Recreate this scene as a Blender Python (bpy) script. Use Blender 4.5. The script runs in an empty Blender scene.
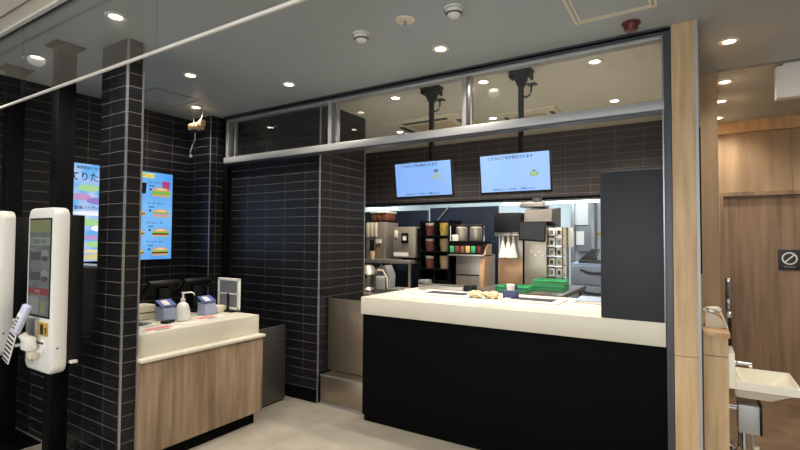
import bpy, bmesh, math, random
from mathutils import Vector, Matrix, Euler, noise
random.seed(7)
SC = bpy.context.scene
COL = SC.collection
PI = math.pi
H = 2.72                      # ceiling height
CTOP = 1.0                    # service counter height

# ------------------------------------------------------------------ materials
def lin(c):
    return tuple(((v/255)/12.92 if v/255 <= .04045 else ((v/255+.055)/1.055)**2.4) for v in c) + (1,)

def new_mat(name):
    m = bpy.data.materials.new(name); m.use_nodes = True
    nt = m.node_tree; nt.nodes.clear()
    out = nt.nodes.new('ShaderNodeOutputMaterial')
    return m, nt, out

def principled(nt, out, rough=.5, metal=0., spec=.5):
    b = nt.nodes.new('ShaderNodeBsdfPrincipled')
    b.inputs['Roughness'].default_value = rough
    b.inputs['Metallic'].default_value = metal
    b.inputs['Specular IOR Level'].default_value = spec
    nt.links.new(b.outputs[0], out.inputs[0])
    return b

def math_node(nt, op, a, b=None, c=None):
    n = nt.nodes.new('ShaderNodeMath'); n.operation = op
    for i, v in enumerate((a, b, c)):
        if v is None: continue
        if isinstance(v, (int, float)): n.inputs[i].default_value = v
        else: nt.links.new(v, n.inputs[i])
    return n.outputs[0]

def mat(name, rgb, rough=.5, metal=0., spec=.5, var=.06, scale=6., stretch=(1, 1, 1), bump=0.):
    m, nt, out = new_mat(name)
    b = principled(nt, out, rough, metal, spec)
    g = nt.nodes.new('ShaderNodeNewGeometry')
    mp = nt.nodes.new('ShaderNodeMapping'); mp.inputs['Scale'].default_value = stretch
    nt.links.new(g.outputs['Position'], mp.inputs[0])
    n = nt.nodes.new('ShaderNodeTexNoise'); n.inputs['Scale'].default_value = scale; n.inputs['Detail'].default_value = 4
    nt.links.new(mp.outputs[0], n.inputs['Vector'])
    r = nt.nodes.new('ShaderNodeValToRGB')
    c = lin(rgb)
    r.color_ramp.elements[0].position = .3; r.color_ramp.elements[1].position = .7
    r.color_ramp.elements[0].color = tuple(max(0, v*(1-var)) for v in c[:3]) + (1,)
    r.color_ramp.elements[1].color = tuple(min(1, v*(1+var)) for v in c[:3]) + (1,)
    nt.links.new(n.outputs['Fac'], r.inputs[0])
    nt.links.new(r.outputs[0], b.inputs['Base Color'])
    if bump:
        bp = nt.nodes.new('ShaderNodeBump'); bp.inputs['Strength'].default_value = bump; bp.inputs['Distance'].default_value = .01
        nt.links.new(n.outputs['Fac'], bp.inputs['Height']); nt.links.new(bp.outputs[0], b.inputs['Normal'])
    return m

def wood(name, dark, light, rough=.45, sx=14., seed=0., plank=None):
    """vertical grain planks in world space"""
    m, nt, out = new_mat(name)
    b = principled(nt, out, rough, 0, .35)
    g = nt.nodes.new('ShaderNodeNewGeometry')
    def layer(scale, sc, detail):
        mp = nt.nodes.new('ShaderNodeMapping'); mp.inputs['Scale'].default_value = sc; mp.inputs['Location'].default_value = (seed, seed*.7, seed*1.3)
        nt.links.new(g.outputs['Position'], mp.inputs[0])
        n = nt.nodes.new('ShaderNodeTexNoise'); n.inputs['Scale'].default_value = scale; n.inputs['Detail'].default_value = detail
        nt.links.new(mp.outputs[0], n.inputs['Vector']); return n.outputs['Fac']
    a = layer(sx, (1, 1, .08), 6)
    c = layer(sx*.35, (1, 1, .18), 3)
    s = math_node(nt, 'ADD', math_node(nt, 'MULTIPLY', a, .6), math_node(nt, 'MULTIPLY', c, .4))
    r = nt.nodes.new('ShaderNodeValToRGB')
    if plank:
        sep = nt.nodes.new('ShaderNodeSeparateXYZ'); nt.links.new(g.outputs['Position'], sep.inputs[0])
        fl = math_node(nt, 'FLOOR', math_node(nt, 'DIVIDE', math_node(nt, 'ADD', sep.outputs[plank[0]], seed), plank[1]))
        wn = nt.nodes.new('ShaderNodeTexWhiteNoise'); wn.noise_dimensions = '1D'; nt.links.new(fl, wn.inputs['W'])
        s = math_node(nt, 'ADD', s, math_node(nt, 'MULTIPLY', math_node(nt, 'SUBTRACT', wn.outputs['Value'], .5), plank[2]))
    r.color_ramp.elements[0].position = .36; r.color_ramp.elements[1].position = .64
    r.color_ramp.elements[0].color = lin(dark); r.color_ramp.elements[1].color = lin(light)
    nt.links.new(s, r.inputs[0]); nt.links.new(r.outputs[0], b.inputs['Base Color'])
    return m

def tile(name, px=0., thin=1., py=0., pz=2.169, body=(22, 22, 25), grout=(100, 98, 98), rough=.36):
    """stacked 262 x 82 mm wall tiles, laid from the face's own horizontal axis"""
    m, nt, out = new_mat(name)
    b = principled(nt, out, rough, 0, .35)
    g = nt.nodes.new('ShaderNodeNewGeometry')
    p = nt.nodes.new('ShaderNodeSeparateXYZ'); nt.links.new(g.outputs['Position'], p.inputs[0])
    q = nt.nodes.new('ShaderNodeSeparateXYZ'); nt.links.new(g.outputs['Normal'], q.inputs[0])
    side = math_node(nt, 'GREATER_THAN', math_node(nt, 'ABSOLUTE', q.outputs[0]), .5)
    ux = math_node(nt, 'SUBTRACT', p.outputs[0], px); uy = math_node(nt, 'SUBTRACT', p.outputs[1], py)
    u = math_node(nt, 'ADD', math_node(nt, 'MULTIPLY', side, uy), math_node(nt, 'MULTIPLY', math_node(nt, 'SUBTRACT', 1., side), ux))
    v = math_node(nt, 'SUBTRACT', p.outputs[2], pz)
    def joint(w, period, half):
        f = math_node(nt, 'FRACT', math_node(nt, 'ADD', math_node(nt, 'DIVIDE', w, period), 100.5))
        d = math_node(nt, 'ABSOLUTE', math_node(nt, 'SUBTRACT', f, .5))
        return math_node(nt, 'LESS_THAN', d, half/period)
    j = math_node(nt, 'MAXIMUM', joint(u, .262, .0013*thin), joint(v, .082, .0017*thin))
    n = nt.nodes.new('ShaderNodeTexNoise'); n.inputs['Scale'].default_value = 9; n.inputs['Detail'].default_value = 3
    nt.links.new(g.outputs['Position'], n.inputs['Vector'])
    r = nt.nodes.new('ShaderNodeValToRGB')
    r.color_ramp.elements[0].color = tuple(x*.8 for x in lin(body)[:3])+(1,); r.color_ramp.elements[1].color = tuple(x*1.2 for x in lin(body)[:3])+(1,)
    nt.links.new(n.outputs['Fac'], r.inputs[0])
    mx = nt.nodes.new('ShaderNodeMixRGB'); nt.links.new(j, mx.inputs[0]); nt.links.new(r.outputs[0], mx.inputs[1]); mx.inputs[2].default_value = lin(grout)
    nt.links.new(mx.outputs[0], b.inputs['Base Color'])
    bp = nt.nodes.new('ShaderNodeBump'); bp.inputs['Strength'].default_value = .25; bp.inputs['Distance'].default_value = .002; bp.invert = True
    nt.links.new(j, bp.inputs['Height']); nt.links.new(bp.outputs[0], b.inputs['Normal'])
    rg = math_node(nt, 'ADD', rough, math_node(nt, 'MULTIPLY', j, .4)); nt.links.new(rg, b.inputs['Roughness'])
    return m

def floor_mat(name):
    m, nt, out = new_mat(name)
    b = principled(nt, out, .42, 0, .4)
    g = nt.nodes.new('ShaderNodeNewGeometry')
    br = nt.nodes.new('ShaderNodeTexBrick'); br.offset = 0; br.squash = 1
    br.inputs['Scale'].default_value = 1; br.inputs['Brick Width'].default_value = .6; br.inputs['Row Height'].default_value = .6
    br.inputs['Mortar Size'].default_value = .0035; br.inputs['Mortar Smooth'].default_value = .2; br.inputs['Bias'].default_value = 0
    br.inputs['Color1'].default_value = lin((157, 150, 137)); br.inputs['Color2'].default_value = lin((151, 144, 131)); br.inputs['Mortar'].default_value = lin((138, 132, 120))
    mp = nt.nodes.new('ShaderNodeMapping'); mp.inputs['Location'].default_value = (.15, .1, 0)
    nt.links.new(g.outputs['Position'], mp.inputs[0]); nt.links.new(mp.outputs[0], br.inputs['Vector'])
    n = nt.nodes.new('ShaderNodeTexNoise'); n.inputs['Scale'].default_value = 5; n.inputs['Detail'].default_value = 6
    nt.links.new(g.outputs['Position'], n.inputs['Vector'])
    mx = nt.nodes.new('ShaderNodeMixRGB'); mx.blend_type = 'OVERLAY'; mx.inputs[0].default_value = .25
    nt.links.new(br.outputs['Color'], mx.inputs[1]); nt.links.new(n.outputs['Fac'], mx.inputs[2])
    nt.links.new(mx.outputs[0], b.inputs['Base Color'])
    return m

def glow(name, rgb, strength):
    m, nt, out = new_mat(name)
    e = nt.nodes.new('ShaderNodeEmission'); e.inputs[0].default_value = lin(rgb); e.inputs[1].default_value = strength
    nt.links.new(e.outputs[0], out.inputs[0])
    return m

def screen_glow(name, a, b_, strength, scale=3.):
    """a lit display: soft wash between two colours"""
    m, nt, out = new_mat(name)
    g = nt.nodes.new('ShaderNodeNewGeometry')
    n = nt.nodes.new('ShaderNodeTexNoise'); n.inputs['Scale'].default_value = scale; n.inputs['Detail'].default_value = 2
    nt.links.new(g.outputs['Position'], n.inputs['Vector'])
    r = nt.nodes.new('ShaderNodeValToRGB'); r.color_ramp.elements[0].position = .35; r.color_ramp.elements[1].position = .65
    r.color_ramp.elements[0].color = lin(a); r.color_ramp.elements[1].color = lin(b_)
    nt.links.new(n.outputs['Fac'], r.inputs[0])
    e = nt.nodes.new('ShaderNodeEmission'); e.inputs[1].default_value = strength
    nt.links.new(r.outputs[0], e.inputs[0])
    gl = nt.nodes.new('ShaderNodeBsdfGlossy'); gl.inputs['Roughness'].default_value = .15; gl.inputs[0].default_value = (.04, .04, .04, 1)
    ad = nt.nodes.new('ShaderNodeAddShader'); nt.links.new(e.outputs[0], ad.inputs[0]); nt.links.new(gl.outputs[0], ad.inputs[1])
    nt.links.new(ad.outputs[0], out.inputs[0])
    return m

def pane(name, tint=(.94, .95, .95), base=.04, rough=.004):
    m, nt, out = new_mat(name)
    lw = nt.nodes.new('ShaderNodeLayerWeight'); lw.inputs[0].default_value = .5
    f = math_node(nt, 'ADD', base, math_node(nt, 'MULTIPLY', math_node(nt, 'POWER', lw.outputs['Facing'], 5.), 1-base))
    t = nt.nodes.new('ShaderNodeBsdfTransparent'); t.inputs[0].default_value = tint + (1,)
    g = nt.nodes.new('ShaderNodeBsdfGlossy'); g.inputs['Roughness'].default_value = rough; g.inputs[0].default_value = (1, 1, 1, 1)
    mx = nt.nodes.new('ShaderNodeMixShader')
    nt.links.new(f, mx.inputs[0]); nt.links.new(t.outputs[0], mx.inputs[1]); nt.links.new(g.outputs[0], mx.inputs[2])
    nt.links.new(mx.outputs[0], out.inputs[0])
    return m

M = dict(
    ceiling=mat('ceiling grey', (162, 170, 174), .42, var=.03, scale=2),
    ceiling_pale=mat('ceiling pale', (236, 228, 216), .6, var=.03, scale=2),
    ceiling_kitchen=mat('ceiling kitchen', (214, 211, 201), .6, var=.03, scale=2),
    wall_pale=mat('plaster pale', (205, 198, 188), .7, var=.03, scale=3),
    wall_white=mat('kitchen white panel', (206, 216, 218), .5, var=.04, scale=2),
    floor=floor_mat('floor tiles'),
    tile=tile('black tile', px=-3.043, py=3.36),
    tile_col=tile('black tile pillar', px=-3.165, py=1.70, pz=2.176, grout=(136, 133, 130), thin=.65),
    tile_left=tile('black tile side', px=-4.40, py=2.55, grout=(128, 126, 126)),
    tile_head=tile('black tile kitchen', px=-.682, py=0., body=(66, 61, 62), grout=(142, 134, 128)),
    oak=wood('light oak', (178, 148, 110), (210, 180, 140), .4, 30, 1),
    oak_wall=wood('oak wall', (146, 121, 92), (176, 149, 116), .45, 12, 3),
    oak_grey=wood('grey oak', (122, 101, 80), (170, 146, 120), .45, 24, 7, (1, .075, .08)),
    oak_dark=wood('dark oak', (118, 94, 72), (152, 125, 98), .45, 18, 11, (0, .11, .12)),
    floor_wood=wood('wood look vinyl', (96, 76, 58), (126, 102, 80), .6, 9, 21),
    oak_cap=wood('oak cap', (176, 138, 96), (204, 168, 124), .4, 16, 5),
    white_top=mat('white solid surface', (213, 207, 191), .35, var=.02, scale=3),
    white_plastic=mat('white plastic', (228, 226, 220), .35, var=.02, scale=3),
    white_paint=mat('white enamel', (222, 218, 210), .4, var=.02),
    ceramic=mat('ceramic', (232, 226, 208), .15, var=.02),
    black=mat('black laminate', (7, 7, 8), .65, spec=.06, var=.1),
    black_metal=mat('black metal', (11, 11, 13), .55, spec=.1, var=.1),
    black_plastic=mat('black plastic', (14, 14, 16), .45, spec=.3, var=.1),
    slate=mat('slate grey panel', (45, 47, 53), .45, spec=.35, var=.05),
    navy=mat('navy panel', (34, 42, 60), .35, var=.08),
    steel=mat('brushed steel', (176, 167, 154), .36, .62, var=.03, scale=20, stretch=(1, 1, .05)),
    steel_h=mat('brushed steel level', (178, 173, 166), .32, .7, var=.04, scale=30, stretch=(.05, 1, 1)),
    steel_warm=mat('warm brushed steel', (158, 145, 128), .33, .88, var=.04, scale=20, stretch=(1, 1, .05)),
    tan_steel=mat('tan steel', (196, 156, 118), .4, .3, var=.04),
    steel_dark=mat('dark steel', (104, 100, 96), .4, .7, var=.05, scale=20),
    alu=mat('anodised aluminium', (176, 177, 180), .32, .8, var=.03),
    frame=mat('satin grey frame', (168, 168, 168), .45, .35, var=.02),
    alu_dark=mat('dark grey trim', (84, 85, 90), .4, .5, var=.04),
    chrome=mat('chrome', (200, 200, 200), .12, 1., var=.02),
    grey=mat('grey plastic', (128, 130, 132), .5, var=.04),
    grey_mid=mat('mid grey panel', (112, 116, 122), .4, var=.04),
    cream=mat('cream plastic', (222, 212, 190), .45, var=.03),
    red=mat('dark red lens', (98, 34, 34), .3, var=.06),
    paper=mat('paper', (226, 220, 212), .6, var=.03),
    paper_red=mat('printed red', (216, 128, 118), .6, var=.1, scale=30),
    blue_card=mat('blue card', (86, 104, 168), .5, var=.1, scale=20),
    blue_box=mat('blue carton', (58, 70, 112), .5, var=.08),
    green=mat('green plastic', (66, 166, 108), .4, var=.08),
    brown=mat('brown powder', (110, 62, 46), .6, var=.2, scale=40),
    cup_tan=mat('kraft cups', (188, 160, 122), .6, var=.1, scale=30),
    cup_white=mat('paper cups', (222, 216, 205), .6, var=.05),
    cup_red=mat('maroon cups', (134, 74, 66), .6, var=.08),
    cup_yellow=mat('yellow cups', (206, 178, 92), .6, var=.08),
    clear=pane('clear plastic', (.80, .84, .88), .08, .1),
    funnel=mat('frosted plastic', (222, 222, 218), .4, var=.04),
    pink=mat('pink cloth', (214, 150, 158), .8, var=.1),
    bag=mat('kraft bag', (206, 186, 150), .55, var=.18, scale=40),
    gold=mat('gold panel', (188, 152, 66), .4, var=.1),
    ink=mat('ink black', (20, 20, 24), .6, var=.05),
    lavender=mat('pale lavender plastic', (196, 200, 226), .45, var=.04),
    drawer=mat('blue grey drawer front', (150, 164, 182), .4, var=.04),
    glass=pane('window glass', (.95, .96, .955), .04),
    glass_barrier=pane('barrier glass', (.90, .92, .92), .045),
    lens=glow('lamp lens', (255, 240, 214), 14.),
    lens_kitchen=glow('kitchen lamp lens', (255, 238, 206), 14.),
    tube=glow('fluorescent tube', (226, 242, 255), 10.),
    sky_screen=screen_glow('menu screen blue', (86, 160, 236), (122, 186, 246), .95),
    poster_screen=screen_glow('poster screen wash', (96, 176, 238), (190, 206, 240), .95, 7.),
    order_screen=screen_glow('order screen blue', (138, 180, 246), (150, 194, 250), .98, 2.),
    kiosk_screen=screen_glow('kiosk screen grey', (100, 104, 102), (118, 121, 116), .7, 8.),
)
for k, rgb, s in [('s_white', (240, 244, 248), .95), ('s_yellow', (238, 224, 96), .95), ('s_bun', (208, 166, 112), .95), ('s_bun_pale', (236, 214, 168), .95),
                  ('s_patty', (98, 52, 34), .9), ('s_green', (122, 186, 84), .95), ('s_lime', (170, 216, 150), .95), ('s_pink', (196, 150, 200), .95), ('s_magenta', (176, 72, 132), .9),
                  ('s_dark', (30, 32, 50), .9), ('s_ink', (44, 62, 118), .9), ('s_purple', (150, 128, 200), .95), ('s_sand', (220, 204, 150), .95), ('s_red', (134, 72, 72), .7),
                  ('s_olive', (128, 132, 98), .7), ('s_dim', (84, 86, 84), .7), ('s_cream', (132, 136, 130), .7), ('s_gold', (170, 190, 150), .95), ('s_steel', (92, 122, 176), .95)]:
    M[k] = glow('display ' + k[2:], rgb, s)

# ------------------------------------------------------------------ mesh builder
ORG = {}
class MB:
    def __init__(s, T=None):
        s.bm = bmesh.new(); s.mats = []; s.T = T or Matrix()
    def mi(s, m):
        m = M[m] if isinstance(m, str) else m
        if m not in s.mats: s.mats.append(m)
        return s.mats.index(m)
    def _fin(s, old, m, T=None):
        i = s.mi(m); vs = set()
        for f in s.bm.faces:
            if f not in old: f.material_index = i; vs.update(f.verts)
        X = s.T @ T if T else s.T
        for v in vs: v.co = X @ v.co
        return s
    def box(s, x0, x1, y0, y1, z0, z1, m, bev=0., seg=2, T=None):
        old = set(s.bm.faces)
        r = bmesh.ops.create_cube(s.bm, size=1, matrix=Matrix.LocRotScale(((x0+x1)/2, (y0+y1)/2, (z0+z1)/2), None, (abs(x1-x0), abs(y1-y0), abs(z1-z0))))
        if bev:
            es = list({e for v in r['verts'] for e in v.link_edges})
            bmesh.ops.bevel(s.bm, geom=es, offset=bev, segments=seg, profile=.5, affect='EDGES')
        return s._fin(old, m, T)
    def lathe(s, prof, c, m, seg=24, T=None, cap=True):
        """profile of (radius, height) about a vertical axis at c"""
        old = set(s.bm.faces); rings = []
        for r, z in prof:
            rings.append([s.bm.verts.new((c[0]+r*math.cos(2*PI*k/seg), c[1]+r*math.sin(2*PI*k/seg), c[2]+z)) for k in range(seg)])
        for a, b in zip(rings, rings[1:]):
            for k in range(seg):
                s.bm.faces.new((a[k], a[(k+1) % seg], b[(k+1) % seg], b[k]))
        if cap:
            s.bm.faces.new(list(reversed(rings[0]))); s.bm.faces.new(rings[-1])
        return s._fin(old, m, T)
    def tube(s, pts, r, m, seg=10, T=None):
        old = set(s.bm.faces); pts = [Vector(p) for p in pts]; rings = []
        up = Vector((0, 0, 1))
        for i, p in enumerate(pts):
            d = (pts[min(i+1, len(pts)-1)] - pts[max(i-1, 0)]).normalized()
            a = d.cross(up if abs(d.z) < .95 else Vector((1, 0, 0))).normalized(); b = d.cross(a)
            rr = r[i] if isinstance(r, (list, tuple)) else r
            rings.append([s.bm.verts.new(p + a*rr*math.cos(2*PI*k/seg) + b*rr*math.sin(2*PI*k/seg)) for k in range(seg)])
        for a, b in zip(rings, rings[1:]):
            for k in range(seg): s.bm.faces.new((a[k], a[(k+1) % seg], b[(k+1) % seg], b[k]))
        s.bm.faces.new(list(reversed(rings[0]))); s.bm.faces.new(rings[-1])
        return s._fin(old, m, T)
    def prism(s, poly, axis, a0, a1, m, T=None):
        """polygon in the two axes other than `axis`, extruded from a0 to a1"""
        old = set(s.bm.faces)
        def P(p, a): return {'x': (a, p[0], p[1]), 'y': (p[0], a, p[1]), 'z': (p[0], p[1], a)}[axis]
        A = [s.bm.verts.new(P(p, a0)) for p in poly]; B = [s.bm.verts.new(P(p, a1)) for p in poly]
        n = len(poly)
        for k in range(n): s.bm.faces.new((A[k], A[(k+1) % n], B[(k+1) % n], B[k]))
        s.bm.faces.new(list(reversed(A))); s.bm.faces.new(B)
        return s._fin(old, m, T)
    def disc(s, cx, cz, rx, rz, y0, y1, m, axis='y', seg=20, a0=0, a1=2*PI):
        return s.prism([(cx+rx*math.cos(a0+(a1-a0)*k/seg), cz+rz*math.sin(a0+(a1-a0)*k/seg)) for k in range(seg if a1-a0 > 6.2 else seg+1)], axis, y0, y1, m)
    def blob(s, c, r, m, k=.25, seed=0., sub=3):
        old = set(s.bm.faces)
        q = bmesh.ops.create_icosphere(s.bm, subdivisions=sub, radius=1)
        for v in q['verts']:
            d = 1 + k*noise.noise(v.co*2.2 + Vector((seed, seed, seed)))
            v.co = Vector((c[0]+v.co.x*r[0]*d, c[1]+v.co.y*r[1]*d, max(c[2]-r[2]*.8, c[2]+v.co.z*r[2]*d)))
        return s._fin(old, m)
    def build(s, name, parent=None, smooth=True):
        bm = s.bm
        bmesh.ops.recalc_face_normals(bm, faces=bm.faces)
        me = bpy.data.meshes.new(name)
        if parent is not None: o0 = ORG[parent.name]
        else:
            xs = [v.co for v in bm.verts]
            lo = [min(v[i] for v in xs) for i in range(3)]; hi = [max(v[i] for v in xs) for i in range(3)]
            o0 = Vector(((lo[0]+hi[0])/2, (lo[1]+hi[1])/2, lo[2]))
        for v in bm.verts: v.co -= o0
        if smooth:
            for f in bm.faces: f.smooth = True
            for e in bm.edges:
                if len(e.link_faces) == 2: e.smooth = e.calc_face_angle(0) < math.radians(35)
                else: e.smooth = False
        bm.to_mesh(me); bm.free()
        for m in s.mats: me.materials.append(m)
        o = bpy.data.objects.new(name, me); COL.objects.link(o)
        if parent is not None: o.parent = parent
        else: o.location = o0
        ORG[o.name] = o0
        return o

def tag(o, label, cat, group=None, kind=None):
    o['label'] = label; o['category'] = cat
    if group: o['group'] = group
    if kind: o['kind'] = kind
    return o
def struct(name, mb, label=None, parent=None):
    o = mb.build(name, parent)
    if parent is None: o['kind'] = 'structure'
    if label: o['label'] = label
    return o
def thing(name, label, cat, loc=(0, 0, 0), group=None, local=False):
    """an Empty at the thing's base; local=True means its parts are modelled about (0,0,0)"""
    o = bpy.data.objects.new(name, None); COL.objects.link(o); o.location = loc
    o.empty_display_size = .1
    tag(o, label, cat, group)
    ORG[o.name] = Vector((0, 0, 0)) if local else Vector(loc)
    return o
def dup(root, loc, label, rotz=None):
    r = root.copy(); COL.objects.link(r); r.location = loc; r['label'] = label
    if rotz is not None: r.rotation_euler = (0, 0, rotz)
    for ch in list(root.children):
        c = ch.copy(); COL.objects.link(c); c.parent = r
        for g in list(ch.children):
            d = g.copy(); COL.objects.link(d); d.parent = c
    return r
def text_mesh(mb, body, size, place, m, align='LEFT', depth=.0004, width=1.):
    """flat lettering; place(u, v, w) maps text plane (u right, v up, w out) to the builder's space"""
    cu = bpy.data.curves.new('lettering', 'FONT'); cu.body = body; cu.size = size; cu.align_x = align; cu.extrude = depth; cu.resolution_u = 2; cu.offset = size*.012
    t = bpy.data.objects.new('lettering', cu); COL.objects.link(t)
    dg = bpy.context.evaluated_depsgraph_get()
    me = bpy.data.meshes.new_from_object(t.evaluated_get(dg))
    bpy.data.objects.remove(t); bpy.data.curves.remove(cu)
    old = set(mb.bm.faces)
    vs = [mb.bm.verts.new(place(v.co.x*width, v.co.y, v.co.z)) for v in me.vertices]
    for p in me.polygons:
        try: mb.bm.faces.new([vs[i] for i in p.vertices])
        except ValueError: pass
    bpy.data.meshes.remove(me)
    mb._fin(old, m)

# ------------------------------------------------------------------ camera
CAM_Z, F = 1.47, 468.
yaw, pitch, roll = .5569, .0309, .0064
cy, sy, cp, sp = math.cos(yaw), math.sin(yaw), math.cos(pitch), math.sin(pitch)
fw = Vector((-sy*cp, cy*cp, sp)); r0 = Vector((cy, sy, 0)); u0 = r0.cross(fw)
rr = r0*math.cos(roll) + u0*math.sin(roll); uu = u0*math.cos(roll) - r0*math.sin(roll)
cd = bpy.data.cameras.new('camera'); cd.sensor_width = 36; cd.lens = F/800*36; cd.clip_start = .02
cam = bpy.data.objects.new('camera', cd); COL.objects.link(cam)
mw = Matrix((rr, uu, -fw)).transposed().to_4x4(); mw.translation = (0, 0, CAM_Z)
cam.matrix_world = mw
SC.camera = cam

# ------------------------------------------------------------------ the setting
X0, X1, Y0, Y1 = -4.6, 3.2, -2.6, 8.3
mb = MB(); mb.box(X0, .05, Y0, Y1, -.1, 0, 'floor'); mb.box(.05, X1, Y0, 3.95, -.1, 0, 'floor'); mb.box(.05, X1, 3.95, Y1, -.1, 0, 'floor_wood')
struct('floor', mb)
mb = MB(); mb.box(X0, X1, 1.135, 3.2, H, H+.12, 'ceiling'); mb.box(-.1, X1, 3.2, 6.2, H, H+.12, 'ceiling')
struct('ceiling', mb)
struct('ceiling_front', MB().box(X0, X1, Y0, 1.135, H, H+.12, 'ceiling_pale'), 'pale ceiling in front of the glass smoke barrier')
struct('ceiling_kitchen', MB().box(X0, -.1, 3.2, Y1, H, H+.12, 'ceiling_kitchen'), 'beige kitchen ceiling')
struct('trim_1', MB().box(X0, -.6, 1.02, 1.03, H-.003, H, 'grey'), 'thin joint line in pale ceiling')
struct('trim_2', MB().box(X0, -.58, 1.10, 1.122, H-.012, H, 'white_paint'), 'white ceiling edge before the glass barrier')
struct('wall_left', MB().box(-4.6, -4.5, Y0, 3.25, 0, H, 'tile_left'))
mb = MB(); mb.box(X0, X1, Y0-.1, Y0, 0, .35, 'wall_pale'); mb.box(X0, X1, Y0-.1, Y0, 2.55, H, 'wall_pale')
for k in range(7): mb.box(X0+k*1.28, X0+k*1.28+.08, Y0-.1, Y0, .35, 2.55, 'alu')
struct('wall_rear', mb, 'unseen rear wall with openings added to let fill light in')  # unseen opening added so the world light fills the room from behind
struct('wall_right', MB().box(X1, X1+.1, Y0, 6.2, 0, H, 'wall_pale'))
# low tiled wall and pillar behind the kiosks
mb = MB(); mb.box(-4.5, -3.285, 1.55, 1.65, 0, 1.27, 'tile_col'); mb.box(-4.5, -3.285, 1.54, 1.66, 1.27, 1.285, 'alu')
struct('wall_low', mb, 'low black tiled wall with pale metal cap')
struct('pillar', MB().box(-3.285, -2.972, 1.55, 1.65, 0, H, 'tile_col'), 'black tiled pillar beside the order counter')
struct('trim_3', MB().box(-2.980, -2.968, 1.546, 1.558, 0, H, 'alu'), 'pale metal corner trim on tiled pillar')
struct('trim_4', MB().box(-2.974, -2.966, 1.644, 1.654, 0, H, 'alu'))
# pier and tiled block left of the passage
struct('pier', MB().box(-4.5, -4.145, 3.0, 3.25, 0, H, 'tile_left'), 'black tiled pier in the back corner')
struct('trim_5', MB().box(-4.151, -4.142, 2.996, 3.004, 0, H, 'alu'))
struct('trim_6', MB().box(-4.145, -4.075, 3.15, 3.20, 0, H, 'black_metal'), 'dark upright strip between pier and tiled block')
struct('wall_tiled_block', MB().box(-4.5, -2.862, 3.215, 3.905, 0, H, 'tile'), 'black tiled block wall left of the counter')
struct('trim_7', MB().box(-2.869, -2.857, 3.210, 3.220, 0, H, 'alu'), 'pale metal corner trim of tiled block')
struct('trim_8', MB().box(-2.87, -2.86, 3.898, 3.91, 0, H, 'alu'))
struct('baseboard_left', MB().box(-4.1, -2.87, 3.203, 3.215, 0, .11, 'black'), 'black skirting at the foot of tiled block')
# kitchen shell
struct('wall_header', MB().box(-4.5, -.085, 5.5, 5.62, 1.97, H, 'tile_head'), 'dark tiled header wall above the kitchen opening')
struct('trim_9', MB().box(-4.5, -.085, 5.485, 5.635, 1.945, 1.97, 'black'), 'dark edge under the tiled header')
struct('wall_kitchen_left', MB().box(-4.6, -4.5, 3.905, Y1, 0, H, 'wall_white'))
struct('wall_kitchen_back', MB().box(-4.5, -.085, 8.1, 8.2, 0, H, 'wall_white'))
struct('wall_partition', MB().box(-.085, .05, 3.25, 8.2, 0, H, 'oak_wall'), 'oak clad partition between kitchen and corridor')
mb = MB(); mb.box(-.088, .026, 3.09, 3.25, .826, H, 'oak'); mb.box(-.088, .026, 3.09, 3.25, 0, .823, 'oak')
struct('trim_10', mb, 'light oak clad post at right end of counter')
struct('trim_11', MB().box(.026, .042, 3.085, 3.25, 0, H, 'frame'), 'metal edge on oak post')
struct('trim_12', MB().box(.05, .174, 4.13, 6.0, 0, H, 'oak_wall'), 'oak wall end face in the corridor')
# half wall beside the wash basin
mb = MB(); mb.box(.051, .168, 3.2, 4.13, .0, .822, 'oak'); mb.box(.051, .168, 3.2, 4.13, .826, .93, 'oak')
hw = struct('wall_half', mb, 'low oak half wall carrying the wash basin')
struct('cap', MB().box(.051, .178, 3.19, 4.13, .93, .96, 'oak_cap', .003), None, hw)
# end wall of corridor with door
mb = MB(); mb.box(.174, X1, 6.0, 6.12, 1.985, H, 'oak_wall'); mb.box(1.36, X1, 6.0, 6.12, 0, 1.985, 'oak_wall'); mb.box(.174, .26, 6.0, 6.12, 0, 1.985, 'oak_wall')
mb.box(.857, .861, 5.998, 6.0, 1.985, 2.6, 'oak_dark')
struct('wall_back', mb, 'oak panelled end wall of the corridor')
struct('trim_13', MB().box(.174, X1, 5.94, 6.0, 2.6, H, 'oak_cap'), 'oak fascia under corridor ceiling, lit brightness put in paler wood')  # paler wood carries the brightness of the lit fascia
mb = MB(); mb.box(.26, .292, 5.985, 6.1, 0, 1.985, 'oak_dark'); mb.box(1.33, 1.36, 5.985, 6.1, 0, 1.985, 'oak_dark'); mb.box(.292, 1.33, 5.985, 6.1, 1.945, 1.985, 'oak_dark')
struct('trim_14', mb, 'dark wooden door frame')
d = struct('door_1', MB().box(.294, 1.328, 6.03, 6.07, .008, 1.943, 'oak_dark'), 'dark oak restroom door')
mb = MB(); mb.box(.30, .345, 6.012, 6.03, .74, 1.088, 'chrome', .012, 3); mb.box(.312, .333, 6.008, 6.014, .87, 1.05, 'steel_dark', .004)
mb.box(.307, .338, 6.0, 6.014, .80, .86, 'alu', .005)
struct('handle_plate', mb, 'chrome lock plate with recessed pull', d)
struct('trim_15', MB().box(.174, X1, 4.10, 4.14, H-.004, H, 'grey'), 'ceiling joint across the corridor')

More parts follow.
